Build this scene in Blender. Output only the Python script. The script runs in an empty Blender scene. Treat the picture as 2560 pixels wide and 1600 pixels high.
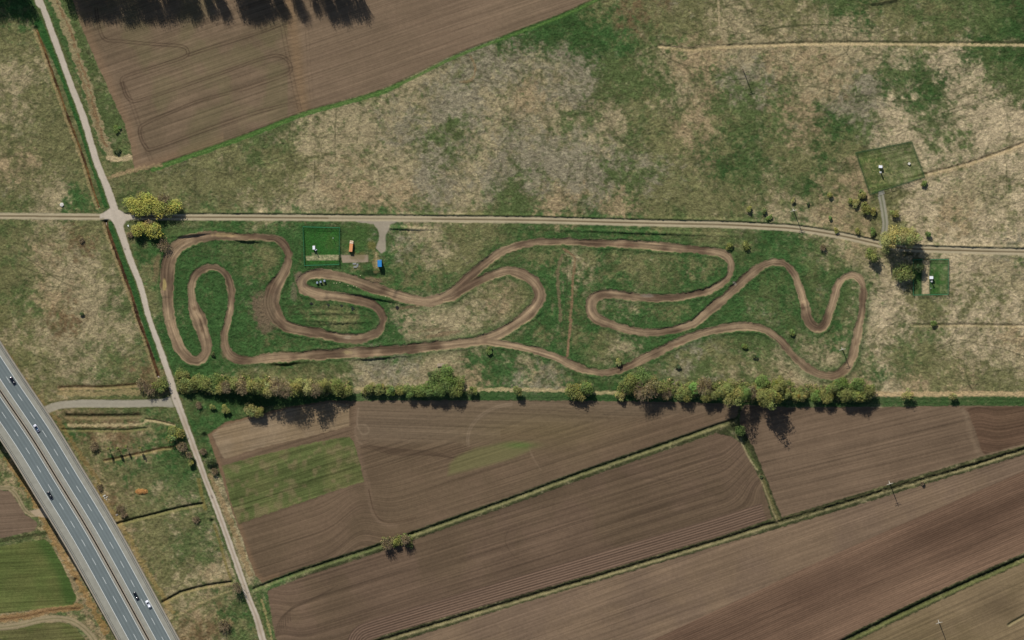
import bpy, math, random
import numpy as np

# ------------------------------------------------------------------ basics
S = 0.22                 # metres per photo pixel on the ground
DIST = 4000.0            # height of the satellite-like camera
TILT = math.radians(7)   # camera stands a little north of straight above
SUN_EL = math.radians(39.5)
SUN_DIR = np.array([0.358, -0.934])          # ground direction in which shadows fall
sc = bpy.context.scene
COL = sc.collection
f4 = np.float32

CA, SA = math.cos(TILT), math.sin(TILT)
CAM = (0.0, DIST * SA, DIST * CA)


def P(px, py, z=0.0):
    """photo pixel -> world point at height z"""
    u = (px - 1280) * S / DIST
    v = (800 - py) * S / DIST
    dx, dy, dz = u, -SA + v * CA, -CA - v * SA
    t = (z - CAM[2]) / dz
    return (CAM[0] + t * dx, CAM[1] + t * dy, z)


def lin(c):
    c = np.asarray(c, dtype=np.float64) / 255.0
    return np.where(c <= 0.04045, c / 12.92, ((c + 0.055) / 1.055) ** 2.4).astype(f4)


def tag(o, label=None, cat=None, group=None, kind=None):
    if label: o['label'] = label
    if cat: o['category'] = cat
    if group: o['group'] = group
    if kind: o['kind'] = kind
    return o


def thing(name, loc, label, cat, group=None, rotz=0.0):
    o = bpy.data.objects.new(name, None)
    COL.objects.link(o)
    o.location = loc
    o.rotation_euler = (0, 0, rotz)
    o.empty_display_size = 0.5
    return tag(o, label, cat, group)


class MB:
    """collects shapes, builds ONE mesh object"""
    def __init__(self):
        self.v, self.f, self.mi = [], [], []

    def add(self, verts, faces, m=0):
        b = len(self.v)
        self.v += [tuple(p) for p in verts]
        self.f += [tuple(b + i for i in f) for f in faces]
        self.mi += [m] * len(faces)

    def box(self, x0, x1, y0, y1, z0, z1, m=0, tx=0.0, ty=0.0):
        self.add([(x0, y0, z0), (x1, y0, z0), (x1, y1, z0), (x0, y1, z0),
                  (x0 + tx, y0 + ty, z1), (x1 - tx, y0 + ty, z1), (x1 - tx, y1 - ty, z1), (x0 + tx, y1 - ty, z1)],
                 [(0, 3, 2, 1), (4, 5, 6, 7), (0, 1, 5, 4), (1, 2, 6, 5), (2, 3, 7, 6), (3, 0, 4, 7)], m)

    def tube(self, a, b, r0, r1, n=6, m=0, cap=True):
        a, b = np.array(a, float), np.array(b, float)
        d = b - a
        L = np.linalg.norm(d)
        if L < 1e-6: return
        d /= L
        u = np.cross(d, (0, 0, 1.0))
        if np.linalg.norm(u) < 1e-3: u = np.array([1.0, 0, 0])
        u /= np.linalg.norm(u)
        w = np.cross(d, u)
        vs = []
        for c, r in ((a, r0), (b, r1)):
            for i in range(n):
                t = 2 * math.pi * i / n
                vs.append(c + r * (math.cos(t) * u + math.sin(t) * w))
        fs = [(i, (i + 1) % n, n + (i + 1) % n, n + i) for i in range(n)]
        if cap:
            fs += [tuple(range(n - 1, -1, -1)), tuple(range(n, 2 * n))]
        self.add(vs, fs, m)

    def lathe(self, prof, n=14, m=0, c=(0, 0, 0)):
        vs, fs = [], []
        for r, z in prof:
            for i in range(n):
                t = 2 * math.pi * i / n
                vs.append((c[0] + r * math.cos(t), c[1] + r * math.sin(t), c[2] + z))
        for k in range(len(prof) - 1):
            for i in range(n):
                fs.append((k * n + i, k * n + (i + 1) % n, (k + 1) * n + (i + 1) % n, (k + 1) * n + i))
        fs.append(tuple(range(n - 1, -1, -1)))
        fs.append(tuple((len(prof) - 1) * n + i for i in range(n)))
        self.add(vs, fs, m)

    def torus(self, c, R, r, n=12, k=6, axis='z', m=0):
        vs, fs = [], []
        for i in range(n):
            a = 2 * math.pi * i / n
            for j in range(k):
                b = 2 * math.pi * j / k
                x, y, z = (R + r * math.cos(b)) * math.cos(a), (R + r * math.cos(b)) * math.sin(a), r * math.sin(b)
                if axis == 'y': y, z = z, y
                vs.append((c[0] + x, c[1] + y, c[2] + z))
        for i in range(n):
            for j in range(k):
                fs.append((i * k + j, ((i + 1) % n) * k + j, ((i + 1) % n) * k + (j + 1) % k, i * k + (j + 1) % k))
        self.add(vs, fs, m)

    def build(self, name, mats, parent=None, smooth=False, bevel=0.0):
        me = bpy.data.meshes.new(name)
        me.from_pydata(self.v, [], self.f)
        if not isinstance(mats, (list, tuple)): mats = [mats]
        for mm in mats: me.materials.append(mm)
        if len(mats) > 1: me.polygons.foreach_set('material_index', self.mi)
        if smooth: me.polygons.foreach_set('use_smooth', [True] * len(self.f))
        me.update()
        o = bpy.data.objects.new(name, me)
        COL.objects.link(o)
        o.parent = parent
        if bevel > 0:
            b = o.modifiers.new('bevel', 'BEVEL')
            b.width = bevel
            b.segments = 2
        return o


def children(o):
    return [c for c in bpy.data.objects if c.parent == o]


def copy_tree(o, parent=None):
    c = o.copy()
    COL.objects.link(c)
    c.parent = parent
    for ch in list(o.children): copy_tree(ch, c)
    return c


# ------------------------------------------------------------------ materials
def nodes_of(m):
    m.use_nodes = True
    nt = m.node_tree
    for n in list(nt.nodes): nt.nodes.remove(n)
    out = nt.nodes.new('ShaderNodeOutputMaterial')
    bs = nt.nodes.new('ShaderNodeBsdfPrincipled')
    nt.links.new(bs.outputs[0], out.inputs[0])
    return nt, bs


def N(nt, t, **kw):
    n = nt.nodes.new(t)
    for k, v in kw.items():
        if k in n.inputs: n.inputs[k].default_value = v
        else: setattr(n, k, v)
    return n


def surf_mat(name, scales, amount, bump, rough=0.95, spec=0.08, bscale=None, dist=0.0, rows=None):
    """vertex tint from attribute 'Col', times several octaves of noise, with bump"""
    m = bpy.data.materials.new(name)
    nt, bs = nodes_of(m)
    L = nt.links.new
    at = N(nt, 'ShaderNodeAttribute', attribute_name='Col')
    tc = N(nt, 'ShaderNodeTexCoord')
    cur = at.outputs['Color']
    fac = None
    for i, (s, a) in enumerate(zip(scales, amount)):
        no = N(nt, 'ShaderNodeTexNoise', Scale=s, Detail=3.0, Roughness=0.6, Distortion=dist)
        L(tc.outputs['Object'], no.inputs['Vector'])
        mr = N(nt, 'ShaderNodeMapRange')
        mr.inputs['From Min'].default_value = 0.3
        mr.inputs['From Max'].default_value = 0.7
        mr.inputs['To Min'].default_value = 1 - a
        mr.inputs['To Max'].default_value = 1 + a
        L(no.outputs['Fac'], mr.inputs['Value'])
        vm = N(nt, 'ShaderNodeVectorMath', operation='SCALE')
        L(cur, vm.inputs[0])
        L(mr.outputs[0], vm.inputs['Scale'])
        cur = vm.outputs[0]
        fac = no
    if rows:
        au, av = N(nt, 'ShaderNodeAttribute', attribute_name='RowU'), N(nt, 'ShaderNodeAttribute', attribute_name='RowV')
        for ku, kv, lo_, hi_, am_ in rows:
            cx = N(nt, 'ShaderNodeCombineXYZ')
            for at_, k_, sock in ((au, ku, 'X'), (av, kv, 'Y')):
                mm = N(nt, 'ShaderNodeMath', operation='MULTIPLY')
                mm.inputs[1].default_value = k_
                L(at_.outputs['Fac'], mm.inputs[0])
                L(mm.outputs[0], cx.inputs[sock])
            no = N(nt, 'ShaderNodeTexNoise', Scale=1.0, Detail=2.0, Roughness=0.55)
            L(cx.outputs[0], no.inputs['Vector'])
            mr = N(nt, 'ShaderNodeMapRange')
            mr.inputs['From Min'].default_value = lo_
            mr.inputs['From Max'].default_value = hi_
            mr.inputs['To Min'].default_value = 1 - am_
            mr.inputs['To Max'].default_value = 1 + am_ * .6
            L(no.outputs['Fac'], mr.inputs['Value'])
            vm = N(nt, 'ShaderNodeVectorMath', operation='SCALE')
            L(cur, vm.inputs[0])
            L(mr.outputs[0], vm.inputs['Scale'])
            cur = vm.outputs[0]
    L(cur, bs.inputs['Base Color'])
    bs.inputs['Roughness'].default_value = rough
    bs.inputs['Specular IOR Level'].default_value = spec
    if bump > 0:
        nb = N(nt, 'ShaderNodeTexNoise', Scale=bscale or scales[0], Detail=4.0, Roughness=0.65)
        L(tc.outputs['Object'], nb.inputs['Vector'])
        b = N(nt, 'ShaderNodeBump', Strength=0.8, Distance=bump)
        L(nb.outputs['Fac'], b.inputs['Height'])
        L(b.outputs[0], bs.inputs['Normal'])
    return m


def mat(name, rgb, rough=0.7, spec=0.3, var=0.12, scale=2.0, metal=0.0, coat=0.0):
    m = bpy.data.materials.new(name)
    nt, bs = nodes_of(m)
    L = nt.links.new
    c = lin(rgb)
    tc = N(nt, 'ShaderNodeTexCoord')
    no = N(nt, 'ShaderNodeTexNoise', Scale=scale, Detail=4.0, Roughness=0.6)
    L(tc.outputs['Object'], no.inputs['Vector'])
    cr = N(nt, 'ShaderNodeValToRGB')
    cr.color_ramp.elements[0].position = 0.3
    cr.color_ramp.elements[1].position = 0.7
    cr.color_ramp.elements[0].color = (*[float(x * (1 - var)) for x in c], 1)
    cr.color_ramp.elements[1].color = (*[float(min(1, x * (1 + var))) for x in c], 1)
    L(no.outputs['Fac'], cr.inputs[0])
    L(cr.outputs[0], bs.inputs['Base Color'])
    bs.inputs['Roughness'].default_value = rough
    bs.inputs['Specular IOR Level'].default_value = spec
    bs.inputs['Metallic'].default_value = metal
    if coat: bs.inputs['Coat Weight'].default_value = coat
    return m


# ------------------------------------------------------------------ the terrain grid (photo pixels)
STEP = 2.0
fine_x = np.arange(-60, 2620 + .1, STEP)
fine_y = np.arange(-60, 1660 + .1, STEP)
outs = np.array([20, 60, 140, 300, 600, 1200, 2400, 5000, 10000, 20000, 40000.0])
xs = np.concatenate([fine_x[0] - outs[::-1], fine_x, fine_x[-1] + outs]).astype(f4)
ys = np.concatenate([fine_y[0] - outs[::-1], fine_y, fine_y[-1] + outs]).astype(f4)
X, Y = np.meshgrid(xs, ys)
NY, NX = X.shape
H = np.zeros((NY, NX), f4)                 # heights in metres
C = np.zeros((NY, NX, 3), f4)              # albedo, linear
CLS = np.zeros((NY, NX), np.int16)         # surface class
RT = np.random.RandomState(11).rand(1024, 1024).astype(f4)


def vn(x, y, seed=0):
    x = x + seed * 37.31
    y = y + seed * 71.77
    xi = np.floor(x).astype(np.int32)
    yi = np.floor(y).astype(np.int32)
    fx = (x - xi).astype(f4)
    fy = (y - yi).astype(f4)
    fx = fx * fx * (3 - 2 * fx)
    fy = fy * fy * (3 - 2 * fy)
    x0, x1, y0, y1 = xi & 1023, (xi + 1) & 1023, yi & 1023, (yi + 1) & 1023
    return (RT[y0, x0] * (1 - fx) + RT[y0, x1] * fx) * (1 - fy) + (RT[y1, x0] * (1 - fx) + RT[y1, x1] * fx) * fy


def noise(s, seed=0, sub=None, ang=0.0, sy=None):
    xx, yy = (X, Y) if sub is None else (X[sub], Y[sub])
    sy = sy or s
    if ang:
        a = math.radians(ang)
        xx, yy = xx * math.cos(a) - yy * math.sin(a), xx * math.sin(a) + yy * math.cos(a)
    return vn(xx / s, yy / sy, seed)


def fbm(s, seed=0, octv=3, sub=None):
    r, a, t = 0, 1.0, 0
    for i in range(octv):
        r = r + a * noise(s / 2 ** i, seed + i * 5 + 1, sub)
        t += a
        a *= 0.55
    return r / t


def sstep(a, b, x):
    t = np.clip((x - a) / (b - a), 0, 1)
    return t * t * (3 - 2 * t)


def win(x0, x1, y0, y1):
    i0, i1 = np.searchsorted(ys, [y0, y1])
    j0, j1 = np.searchsorted(xs, [x0, x1])
    return slice(max(i0 - 1, 0), min(i1 + 1, NY)), slice(max(j0 - 1, 0), min(j1 + 1, NX))


def spline(pts, n=6, closed=False):
    p = np.array(pts, float)
    k = len(p)
    out = []
    rng = range(k if closed else k - 1)
    for i in rng:
        if closed:
            a, b, c, d = p[(i - 1) % k], p[i], p[(i + 1) % k], p[(i + 2) % k]
        else:
            a, b, c, d = p[max(i - 1, 0)], p[i], p[i + 1], p[min(i + 2, k - 1)]
        for j in range(n):
            t = j / n
            out.append(0.5 * (2 * b + (c - a) * t + (2 * a - 5 * b + 4 * c - d) * t * t + (3 * b - a - 3 * c + d) * t ** 3))
    out.append(p[0] if closed else p[-1])
    return np.array(out)


def line_field(pts, maxd):
    """distance, arc length, signed side (+ = right of travel) and third column value of a polyline"""
    D = np.full((NY, NX), 1e6, f4)
    U = np.zeros((NY, NX), f4)
    W = np.zeros((NY, NX), f4)
    V = np.zeros((NY, NX), f4)
    u0 = 0.0
    for k in range(len(pts) - 1):
        a, b = pts[k], pts[k + 1]
        d = b[:2] - a[:2]
        L = math.hypot(*d)
        if L < 1e-6: continue
        sl = win(min(a[0], b[0]) - maxd, max(a[0], b[0]) + maxd, min(a[1], b[1]) - maxd, max(a[1], b[1]) + maxd)
        x, y = X[sl] - a[0], Y[sl] - a[1]
        t = np.clip((x * d[0] + y * d[1]) / (L * L), 0, 1)
        ex, ey = x - t * d[0], y - t * d[1]
        dd = np.sqrt(ex * ex + ey * ey)
        m = dd < D[sl]
        D[sl] = np.where(m, dd, D[sl])
        U[sl] = np.where(m, u0 + t * L, U[sl])
        W[sl] = np.where(m, np.sign(d[0] * y - d[1] * x) * dd, W[sl])
        if len(a) > 2: V[sl] = np.where(m, a[2] + t * (b[2] - a[2]), V[sl])
        u0 += L
    return D, U, W, V


def poly_sd(poly, pad=30):
    """signed distance (+ inside) to a polygon; very negative far away"""
    p = np.array(poly, float)
    sl = win(p[:, 0].min() - pad, p[:, 0].max() + pad, p[:, 1].min() - pad, p[:, 1].max() + pad)
    x, y = X[sl], Y[sl]
    ins = np.zeros(x.shape, bool)
    dd = np.full(x.shape, 1e6, f4)
    k = len(p)
    for i in range(k):
        a, b = p[i], p[(i + 1) % k]
        if a[1] != b[1]:
            c = ((a[1] > y) != (b[1] > y)) & (x < (b[0] - a[0]) * (y - a[1]) / (b[1] - a[1]) + a[0])
            ins ^= c
        d = b - a
        L2 = max(d @ d, 1e-9)
        t = np.clip(((x - a[0]) * d[0] + (y - a[1]) * d[1]) / L2, 0, 1)
        dd = np.minimum(dd, np.hypot(x - a[0] - t * d[0], y - a[1] - t * d[1]))
    out = np.full((NY, NX), -1e6, f4)
    out[sl] = np.where(ins, dd, -dd)
    return out


def paint(m, rgb):
    """m: mask array; rgb: sRGB colour or array of linear colours"""
    global C
    c = lin(rgb) if not isinstance(rgb, np.ndarray) else rgb
    C = C * (1 - m[..., None]) + c * m[..., None]


# ------------------------------------------------------------------ meadow cover
TYPES = {'T': (150, 137, 105), 'W': (150, 132, 100), 'P': (132, 124, 101), 'O': (108, 106, 70),
         'G': (80, 93, 54), 'D': (54, 78, 40), 'L': (58, 87, 45), 'B': (108, 90, 64), 'N': (172, 156, 124), 'X': (58, 62, 38)}
CTRL = """40 30 L 20 90 O 60 110 O 30 170 T 80 170 T 20 230 O 90 230 O 40 290 T 110 290 O 30 350 O 120 350 O 40 410 W 110 400 O
160 360 O 180 430 O 60 460 O 130 470 T 30 510 O 200 500 L 150 330 O 110 60 L 30 580 G 70 600 O 130 580 T 200 570 O 40 650 O
110 640 W 180 610 B 200 680 T 60 700 O 140 680 T 270 650 O 250 700 T 60 750 G 30 800 O 120 760 W 170 790 B 250 780 T 300 760 G
60 850 T 130 850 T 200 850 T 260 840 O 320 830 T 100 910 T 180 910 T 250 900 G 320 910 O 340 880 O 200 940 O 130 950 O 60 920 O
40 870 O 150 30 G 180 60 G 230 190 G 250 260 G 270 330 G 290 350 G 300 400 O 300 440 O 350 440 G 400 450 O 450 430 O 500 400 O
560 370 O 600 420 O 650 380 G 700 340 G 480 480 O 560 480 O 640 470 O 700 440 O 740 400 O 760 340 T 780 460 T 300 490 G 660 510 T
600 520 O 820 320 T 850 390 T 820 440 W 900 470 W 900 300 T 960 260 T 1000 310 P 950 370 T 980 430 T 1000 500 W 1080 460 P
1050 220 T 1100 260 P 1150 200 P 1120 340 G 1090 400 P 1180 300 P 1200 370 T 1230 430 P 1150 480 T 1250 250 T 1230 170 P
1300 160 P 1350 190 T 1330 240 W 1400 220 P 1400 170 P 1300 330 P 1370 290 T 1440 290 G 1500 330 T 1420 380 P 1350 420 P
1300 470 G 1450 450 P 1500 410 P 1550 460 G 1600 420 G 1400 510 W 1560 520 W 1640 490 O 1640 430 P 1290 110 D 1350 80 L
1400 60 D 1450 100 D 1500 40 D 1560 80 L 1600 30 B 1540 20 O 1640 50 O 1700 40 O 1750 60 O 1820 50 T 1650 110 G 1600 160 G
1560 190 G 1650 180 T 1700 150 W 1760 130 W 1850 130 T 1640 220 G 1630 270 O 1700 230 T 1750 210 W 1730 320 W 1820 230 G
1860 200 P 1850 280 G 1800 330 O 1780 400 D 1850 370 D 1870 440 D 1700 400 O 1650 260 G 1670 360 O 1730 350 W 1800 480 O
1740 490 O 1900 400 G 1940 40 O 2000 30 O 2060 20 G 2150 20 D 2220 10 O 2300 30 G 2400 40 G 2480 60 G 2540 40 D 1960 90 T
2030 80 T 2120 80 T 2250 70 O 2330 60 O 1950 150 W 2020 150 W 2080 190 W 2130 160 T 2180 130 T 2250 120 W 1960 200 G 2040 210 T
2150 230 P 2200 170 G 2240 180 D 2300 170 G 2320 200 D 2290 240 D 2340 250 D 2350 160 T 2400 170 T 2450 130 D 2530 140 D
2480 180 G 2550 220 G 2420 220 T 2480 260 T 2400 300 T 2540 300 T 2330 310 G 2260 280 T 2250 330 T 2000 270 W 1960 300 G
2010 330 W 2080 300 D 2060 360 D 2120 310 G 2140 280 P 2100 400 O 2020 400 O 1960 370 O 2040 450 D 1980 450 G 2090 460 O
2120 440 W 1940 490 T 2060 520 W 2100 560 T 1900 480 O 2370 360 G 2350 400 W 2420 370 T 2480 400 T 2540 380 W 2330 470 T
2400 470 T 2480 480 T 2540 500 T 2380 540 W 2450 560 T 2540 570 T 2300 520 W 2340 590 T 2250 510 O 2200 540 O 2160 560 W
2280 470 T 1000 600 P 1060 600 T 1100 640 T 1030 660 O 1010 700 T 1080 700 L 1130 670 O 1150 600 O 1200 590 O 1250 580 O
960 600 G 980 570 L 1050 560 G 1250 565 G 1320 585 L 1400 575 D 1500 580 L 1600 585 L 1700 580 G 1780 585 P 1850 590 G
1920 590 O 2000 600 O 1960 640 L 2050 590 T 2100 610 W 2150 620 O 2030 640 G 2080 660 G 2160 670 T 450 650 L 440 720 L 440 800 L
470 850 L 530 720 L 530 780 L 520 830 L 560 620 L 620 620 G 660 640 O 620 660 L 600 720 O 620 750 L 650 690 O 630 850 L 700 870 L
600 870 L 760 860 L 850 870 L 960 860 L 730 760 L 800 790 O 850 800 O 760 800 L 900 800 O 900 770 L 780 770 L 830 715 L 790 710 L
720 720 L 745 640 L 730 600 L 700 560 O 560 560 O 480 570 G 420 600 D 400 650 O 380 700 T 390 760 T 395 830 L 410 900 L 520 930 L
560 930 L 620 930 G 800 600 L 870 580 G 900 600 L 930 580 G 900 650 O 930 640 O 880 680 L 950 700 L 990 690 O 960 680 D
1000 780 L 1000 810 T 1050 800 T 1100 780 T 1150 740 O 1200 710 O 1250 720 W 1270 760 W 1210 770 T 1130 810 T 1060 830 T
1300 730 O 1270 700 G 1230 800 T 980 850 O 1380 700 L 1360 650 L 1330 640 O 1400 760 L 1370 820 L 1400 860 L 1310 840 T
1300 860 L 1450 720 L 1450 680 T 1480 660 T 1530 680 O 1560 650 T 1600 690 P 1640 650 T 1660 690 G 1720 680 L 1760 660 O
1780 690 L 1720 710 L 1540 710 L 1460 780 T 1540 770 T 1600 790 O 1680 770 O 1740 750 O 1560 800 L 1640 800 L 1470 850 O
1520 870 T 1460 890 T 1560 870 T 1500 905 T 1600 855 L 1700 820 L 1450 830 L 1800 780 L 1850 770 O 1880 730 L 1920 720 G
1900 790 G 1960 720 L 1980 790 L 1950 800 G 2040 760 O 2060 700 L 2030 700 G 2120 760 G 2110 800 O 2060 860 O 2010 860 G
2050 890 T 2020 880 T 2080 880 T 2100 850 W 640 940 O 700 920 O 760 910 O 800 930 O 850 920 T 900 930 T 950 910 P 1000 920 P
1040 930 T 1080 900 T 1130 900 T 1160 930 W 1180 900 L 1230 930 L 1280 900 L 1320 900 T 1300 930 L 1380 930 W 1370 950 P
1330 950 P 1400 900 L 1430 945 L 1500 950 D 1540 950 D 1620 930 L 1680 920 O 1700 950 P 1750 890 P 1800 870 O 1850 860 L
1880 860 G 1760 930 P 1840 930 P 1880 920 T 1920 880 T 1960 920 T 1920 930 O 2000 960 T 1980 940 W 1850 900 O 2180 700 T
2200 740 W 2250 760 T 2300 760 O 2360 760 O 2420 720 T 2480 660 T 2540 660 P 2430 680 W 2540 720 T 2470 760 O 2540 780 T
2420 790 W 2220 800 W 2170 840 T 2250 820 W 2200 880 T 2180 930 W 2300 850 G 2250 880 O 2240 910 G 2200 920 L 2300 910 O
2350 850 O 2400 840 T 2450 810 W 2520 830 W 2480 860 T 2420 890 T 2360 930 O 2320 930 O 2460 930 O 2540 900 T 2540 950 O
2400 950 W 2280 960 W 2220 960 W 150 990 W 300 990 O 350 940 B 100 980 O 170 1030 O 250 1030 O 330 1030 G 400 1030 O
420 1080 L 390 1090 L 300 1060 B 200 1050 B 180 1075 L 250 1090 W 300 1090 B 240 1120 B 340 1100 W 200 1130 O 190 1180 O
230 1170 W 280 1140 L 300 1170 L 250 1200 O 300 1230 O 350 1190 O 340 1260 O 400 1200 G 430 1180 L 450 1220 G 420 1250 T
480 1240 G 470 1180 L 280 1230 W 320 1280 O 290 1260 B 400 1280 O 330 1330 W 380 1320 O 450 1310 O 500 1320 G 360 1380 O
350 1420 W 400 1400 O 460 1370 G 500 1400 O 520 1350 G 420 1450 O 480 1440 T 540 1450 W 380 1480 O 440 1500 T 520 1480 O
450 1530 T 500 1540 W 480 1580 B 540 1560 B 560 1590 G 570 1520 L 430 1570 W 480 1010 G 520 1050 L 500 1060 L 540 1030 L
600 1000 D 650 1020 G 490 1090 G 520 1120 L 510 1180 G 540 1200 T 550 1250 T 570 1300 T 590 1380 T 620 1450 T 640 1500 G
660 1530 L 660 1580 O 630 1470 L 20 1130 G 40 1170 W 30 1210 G 70 1240 W 80 1260 G 60 1230 L 95 1310 G 110 1330 W 130 1360 W
150 1390 W 175 1430 W 200 1480 W 230 1530 W 200 1540 G 250 1570 G 270 1590 W 150 1530 W 100 1530 W 40 1540 W 60 1355 O
20 1350 G 160 1570 L""".split()
tkeys = list(TYPES)
rngN = np.random.RandomState(2)
WT = {k: np.full((NY, NX), 1e-4, f4) for k in tkeys}
WT['O'] += 2e-3
WT['T'] += 1e-3
WT['X'] += 0.03
SIG = 34.0
for i in range(0, len(CTRL), 3):
    cx, cy, k = float(CTRL[i]), float(CTRL[i + 1]), CTRL[i + 2]
    if cx > 2180 and k in 'TW' and rngN.rand() < .75: k = 'N'
    if 370 < cx < 2160 and 555 < cy < 880:
        q_ = rngN.rand()
        if 955 < cx < 1265 and cy < 690: pass
        elif k == 'O' and q_ < .45: k = 'L'
        elif k in 'TPW' and q_ < .45 and not (980 < cx < 1300 and cy > 700) : k = 'O'
    elif 600 < cx < 2180 and 880 <= cy < 960 and k in 'TP' and rngN.rand() < .3: k = 'G'
    sl = win(cx - 120, cx + 120, cy - 120, cy + 120)
    WT[k][sl] += np.exp(-((X[sl] - cx) ** 2 + (Y[sl] - cy) ** 2) / (2 * SIG * SIG))
for _k, _s in (('T', .12), ('G', .22), ('O', .14), ('P', .06)): WT[_k] += _s * (sum(WT[j] for j in 'TWPOGBN') + .25 * (WT['D'] + WT['L'])) * .5
tot = sum(WT.values())
acc = 0
for n, k in enumerate(tkeys):
    nz = 0.26 * noise(40, 20 + n) + 0.30 * noise(14, 40 + n) + 0.26 * noise(6.5, 60 + n) + .18 * noise(3.1, 80 + n)
    w = (WT[k] / tot) ** 1.15 * np.exp(9.5 * (nz - 0.5))
    WT[k] = w ** 1.35
    acc = acc + WT[k]
for k in tkeys:
    C += (WT[k] / acc)[..., None] * lin(TYPES[k])
GREEN = (WT['G'] + WT['D'] + WT['L']) / acc
del WT, tot
MEADOW = np.ones((NY, NX), f4)      # 1 where rough grass grows; scaled down under worked surfaces
# fibrous light and dark tussocks
tuft = 0.45 * noise(3.0, 3) + 0.30 * noise(6.0, 4) + 0.25 * noise(2.1, 5)
fib = noise(2.3, 8, ang=62, sy=5.5)
fib2 = noise(2.4, 9, ang=118, sy=5)
pick = sstep(.4, .6, noise(40, 10))
fib = fib * pick + fib2 * (1 - pick)
C *= (1 + 0.72 * (tuft - 0.5) + 0.42 * (fib - 0.5))[..., None]
t2 = noise(11, 15) * .6 + noise(22, 16) * .4
C *= (1 + .5 * (t2 - .5))[..., None]
wx, wy = 14 * (noise(30, 17) - .5), 14 * (noise(30, 18) - .5)
for s_, sd_, a_ in ((34, 21, .36), (58, 23, .48)):
    rid_ = np.abs(vn((X + wx) / s_, (Y + wy) / s_, sd_) - .5) * s_
    net = np.exp(-(rid_ / 1.25) ** 2) * sstep(.5, .68, noise(110, sd_ + 1)) * a_
    paint(net.astype(f4), (70, 72, 46))
pale = np.abs(vn((X + wx * .6) / 9, (Y + wy * .6) / 9, 25) - .5)
C *= (1 + .2 * np.exp(-(pale / .05) ** 2) * sstep(.35, .6, noise(45, 26)))[..., None]
dens_ = sstep(.60, .78, .6 * noise(8, 27) + .4 * noise(18, 28))
paint((dens_ * .42).astype(f4), (66, 76, 42))
RU = np.zeros((NY, NX), f4)          # metres along and across worked rows
RV = np.zeros((NY, NX), f4)
H += (0.55 * (tuft - 0.5) + 0.25 * (noise(5, 12) - 0.5)) * (0.55 + 0.45 * noise(90, 13)) + 0.3 * (fib - 0.5)
H += 0.5 * (fbm(120, 14) - 0.5)


def soft(d, w, s=1.5):
    return np.clip((w - d) / s + 0.5, 0, 1)


def strip(pts, w, rgb, a=1.0, jit=2.0, n=5, s=2.0, var=0.25, seed=0):
    p = spline(pts, n)
    D, U, W, V = line_field(p, w + 8)
    d = D + (noise(6, 200 + seed) - 0.5) * 2 * jit
    m = soft(d, w / 2, s) * a * (1 - var + 2 * var * noise(9, 210 + seed) * 1.0).clip(0, 1)
    paint(m.astype(f4), rgb)
    return D, U, W


def trail(pts, w=1.5, a=0.6, rgb=(62, 66, 42)):
    D, U, W, V = line_field(spline(pts, 5), 8)
    paint((np.exp(-(D / w) ** 2) * a).astype(f4), rgb)


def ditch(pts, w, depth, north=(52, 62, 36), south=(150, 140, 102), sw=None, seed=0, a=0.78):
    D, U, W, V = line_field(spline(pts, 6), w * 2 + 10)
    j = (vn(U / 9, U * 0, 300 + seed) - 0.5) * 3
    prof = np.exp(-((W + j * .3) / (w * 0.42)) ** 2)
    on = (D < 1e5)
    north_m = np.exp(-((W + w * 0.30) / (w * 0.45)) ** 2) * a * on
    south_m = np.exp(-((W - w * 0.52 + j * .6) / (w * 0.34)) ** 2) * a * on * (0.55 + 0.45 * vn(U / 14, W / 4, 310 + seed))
    paint(north_m.astype(f4), north)  # green north bank, its shade also put into the colour
    paint(south_m.astype(f4), south)  # straw south bank, painted lighter as the sunlit side
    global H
    H = H - (depth * prof * on).astype(f4)


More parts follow.
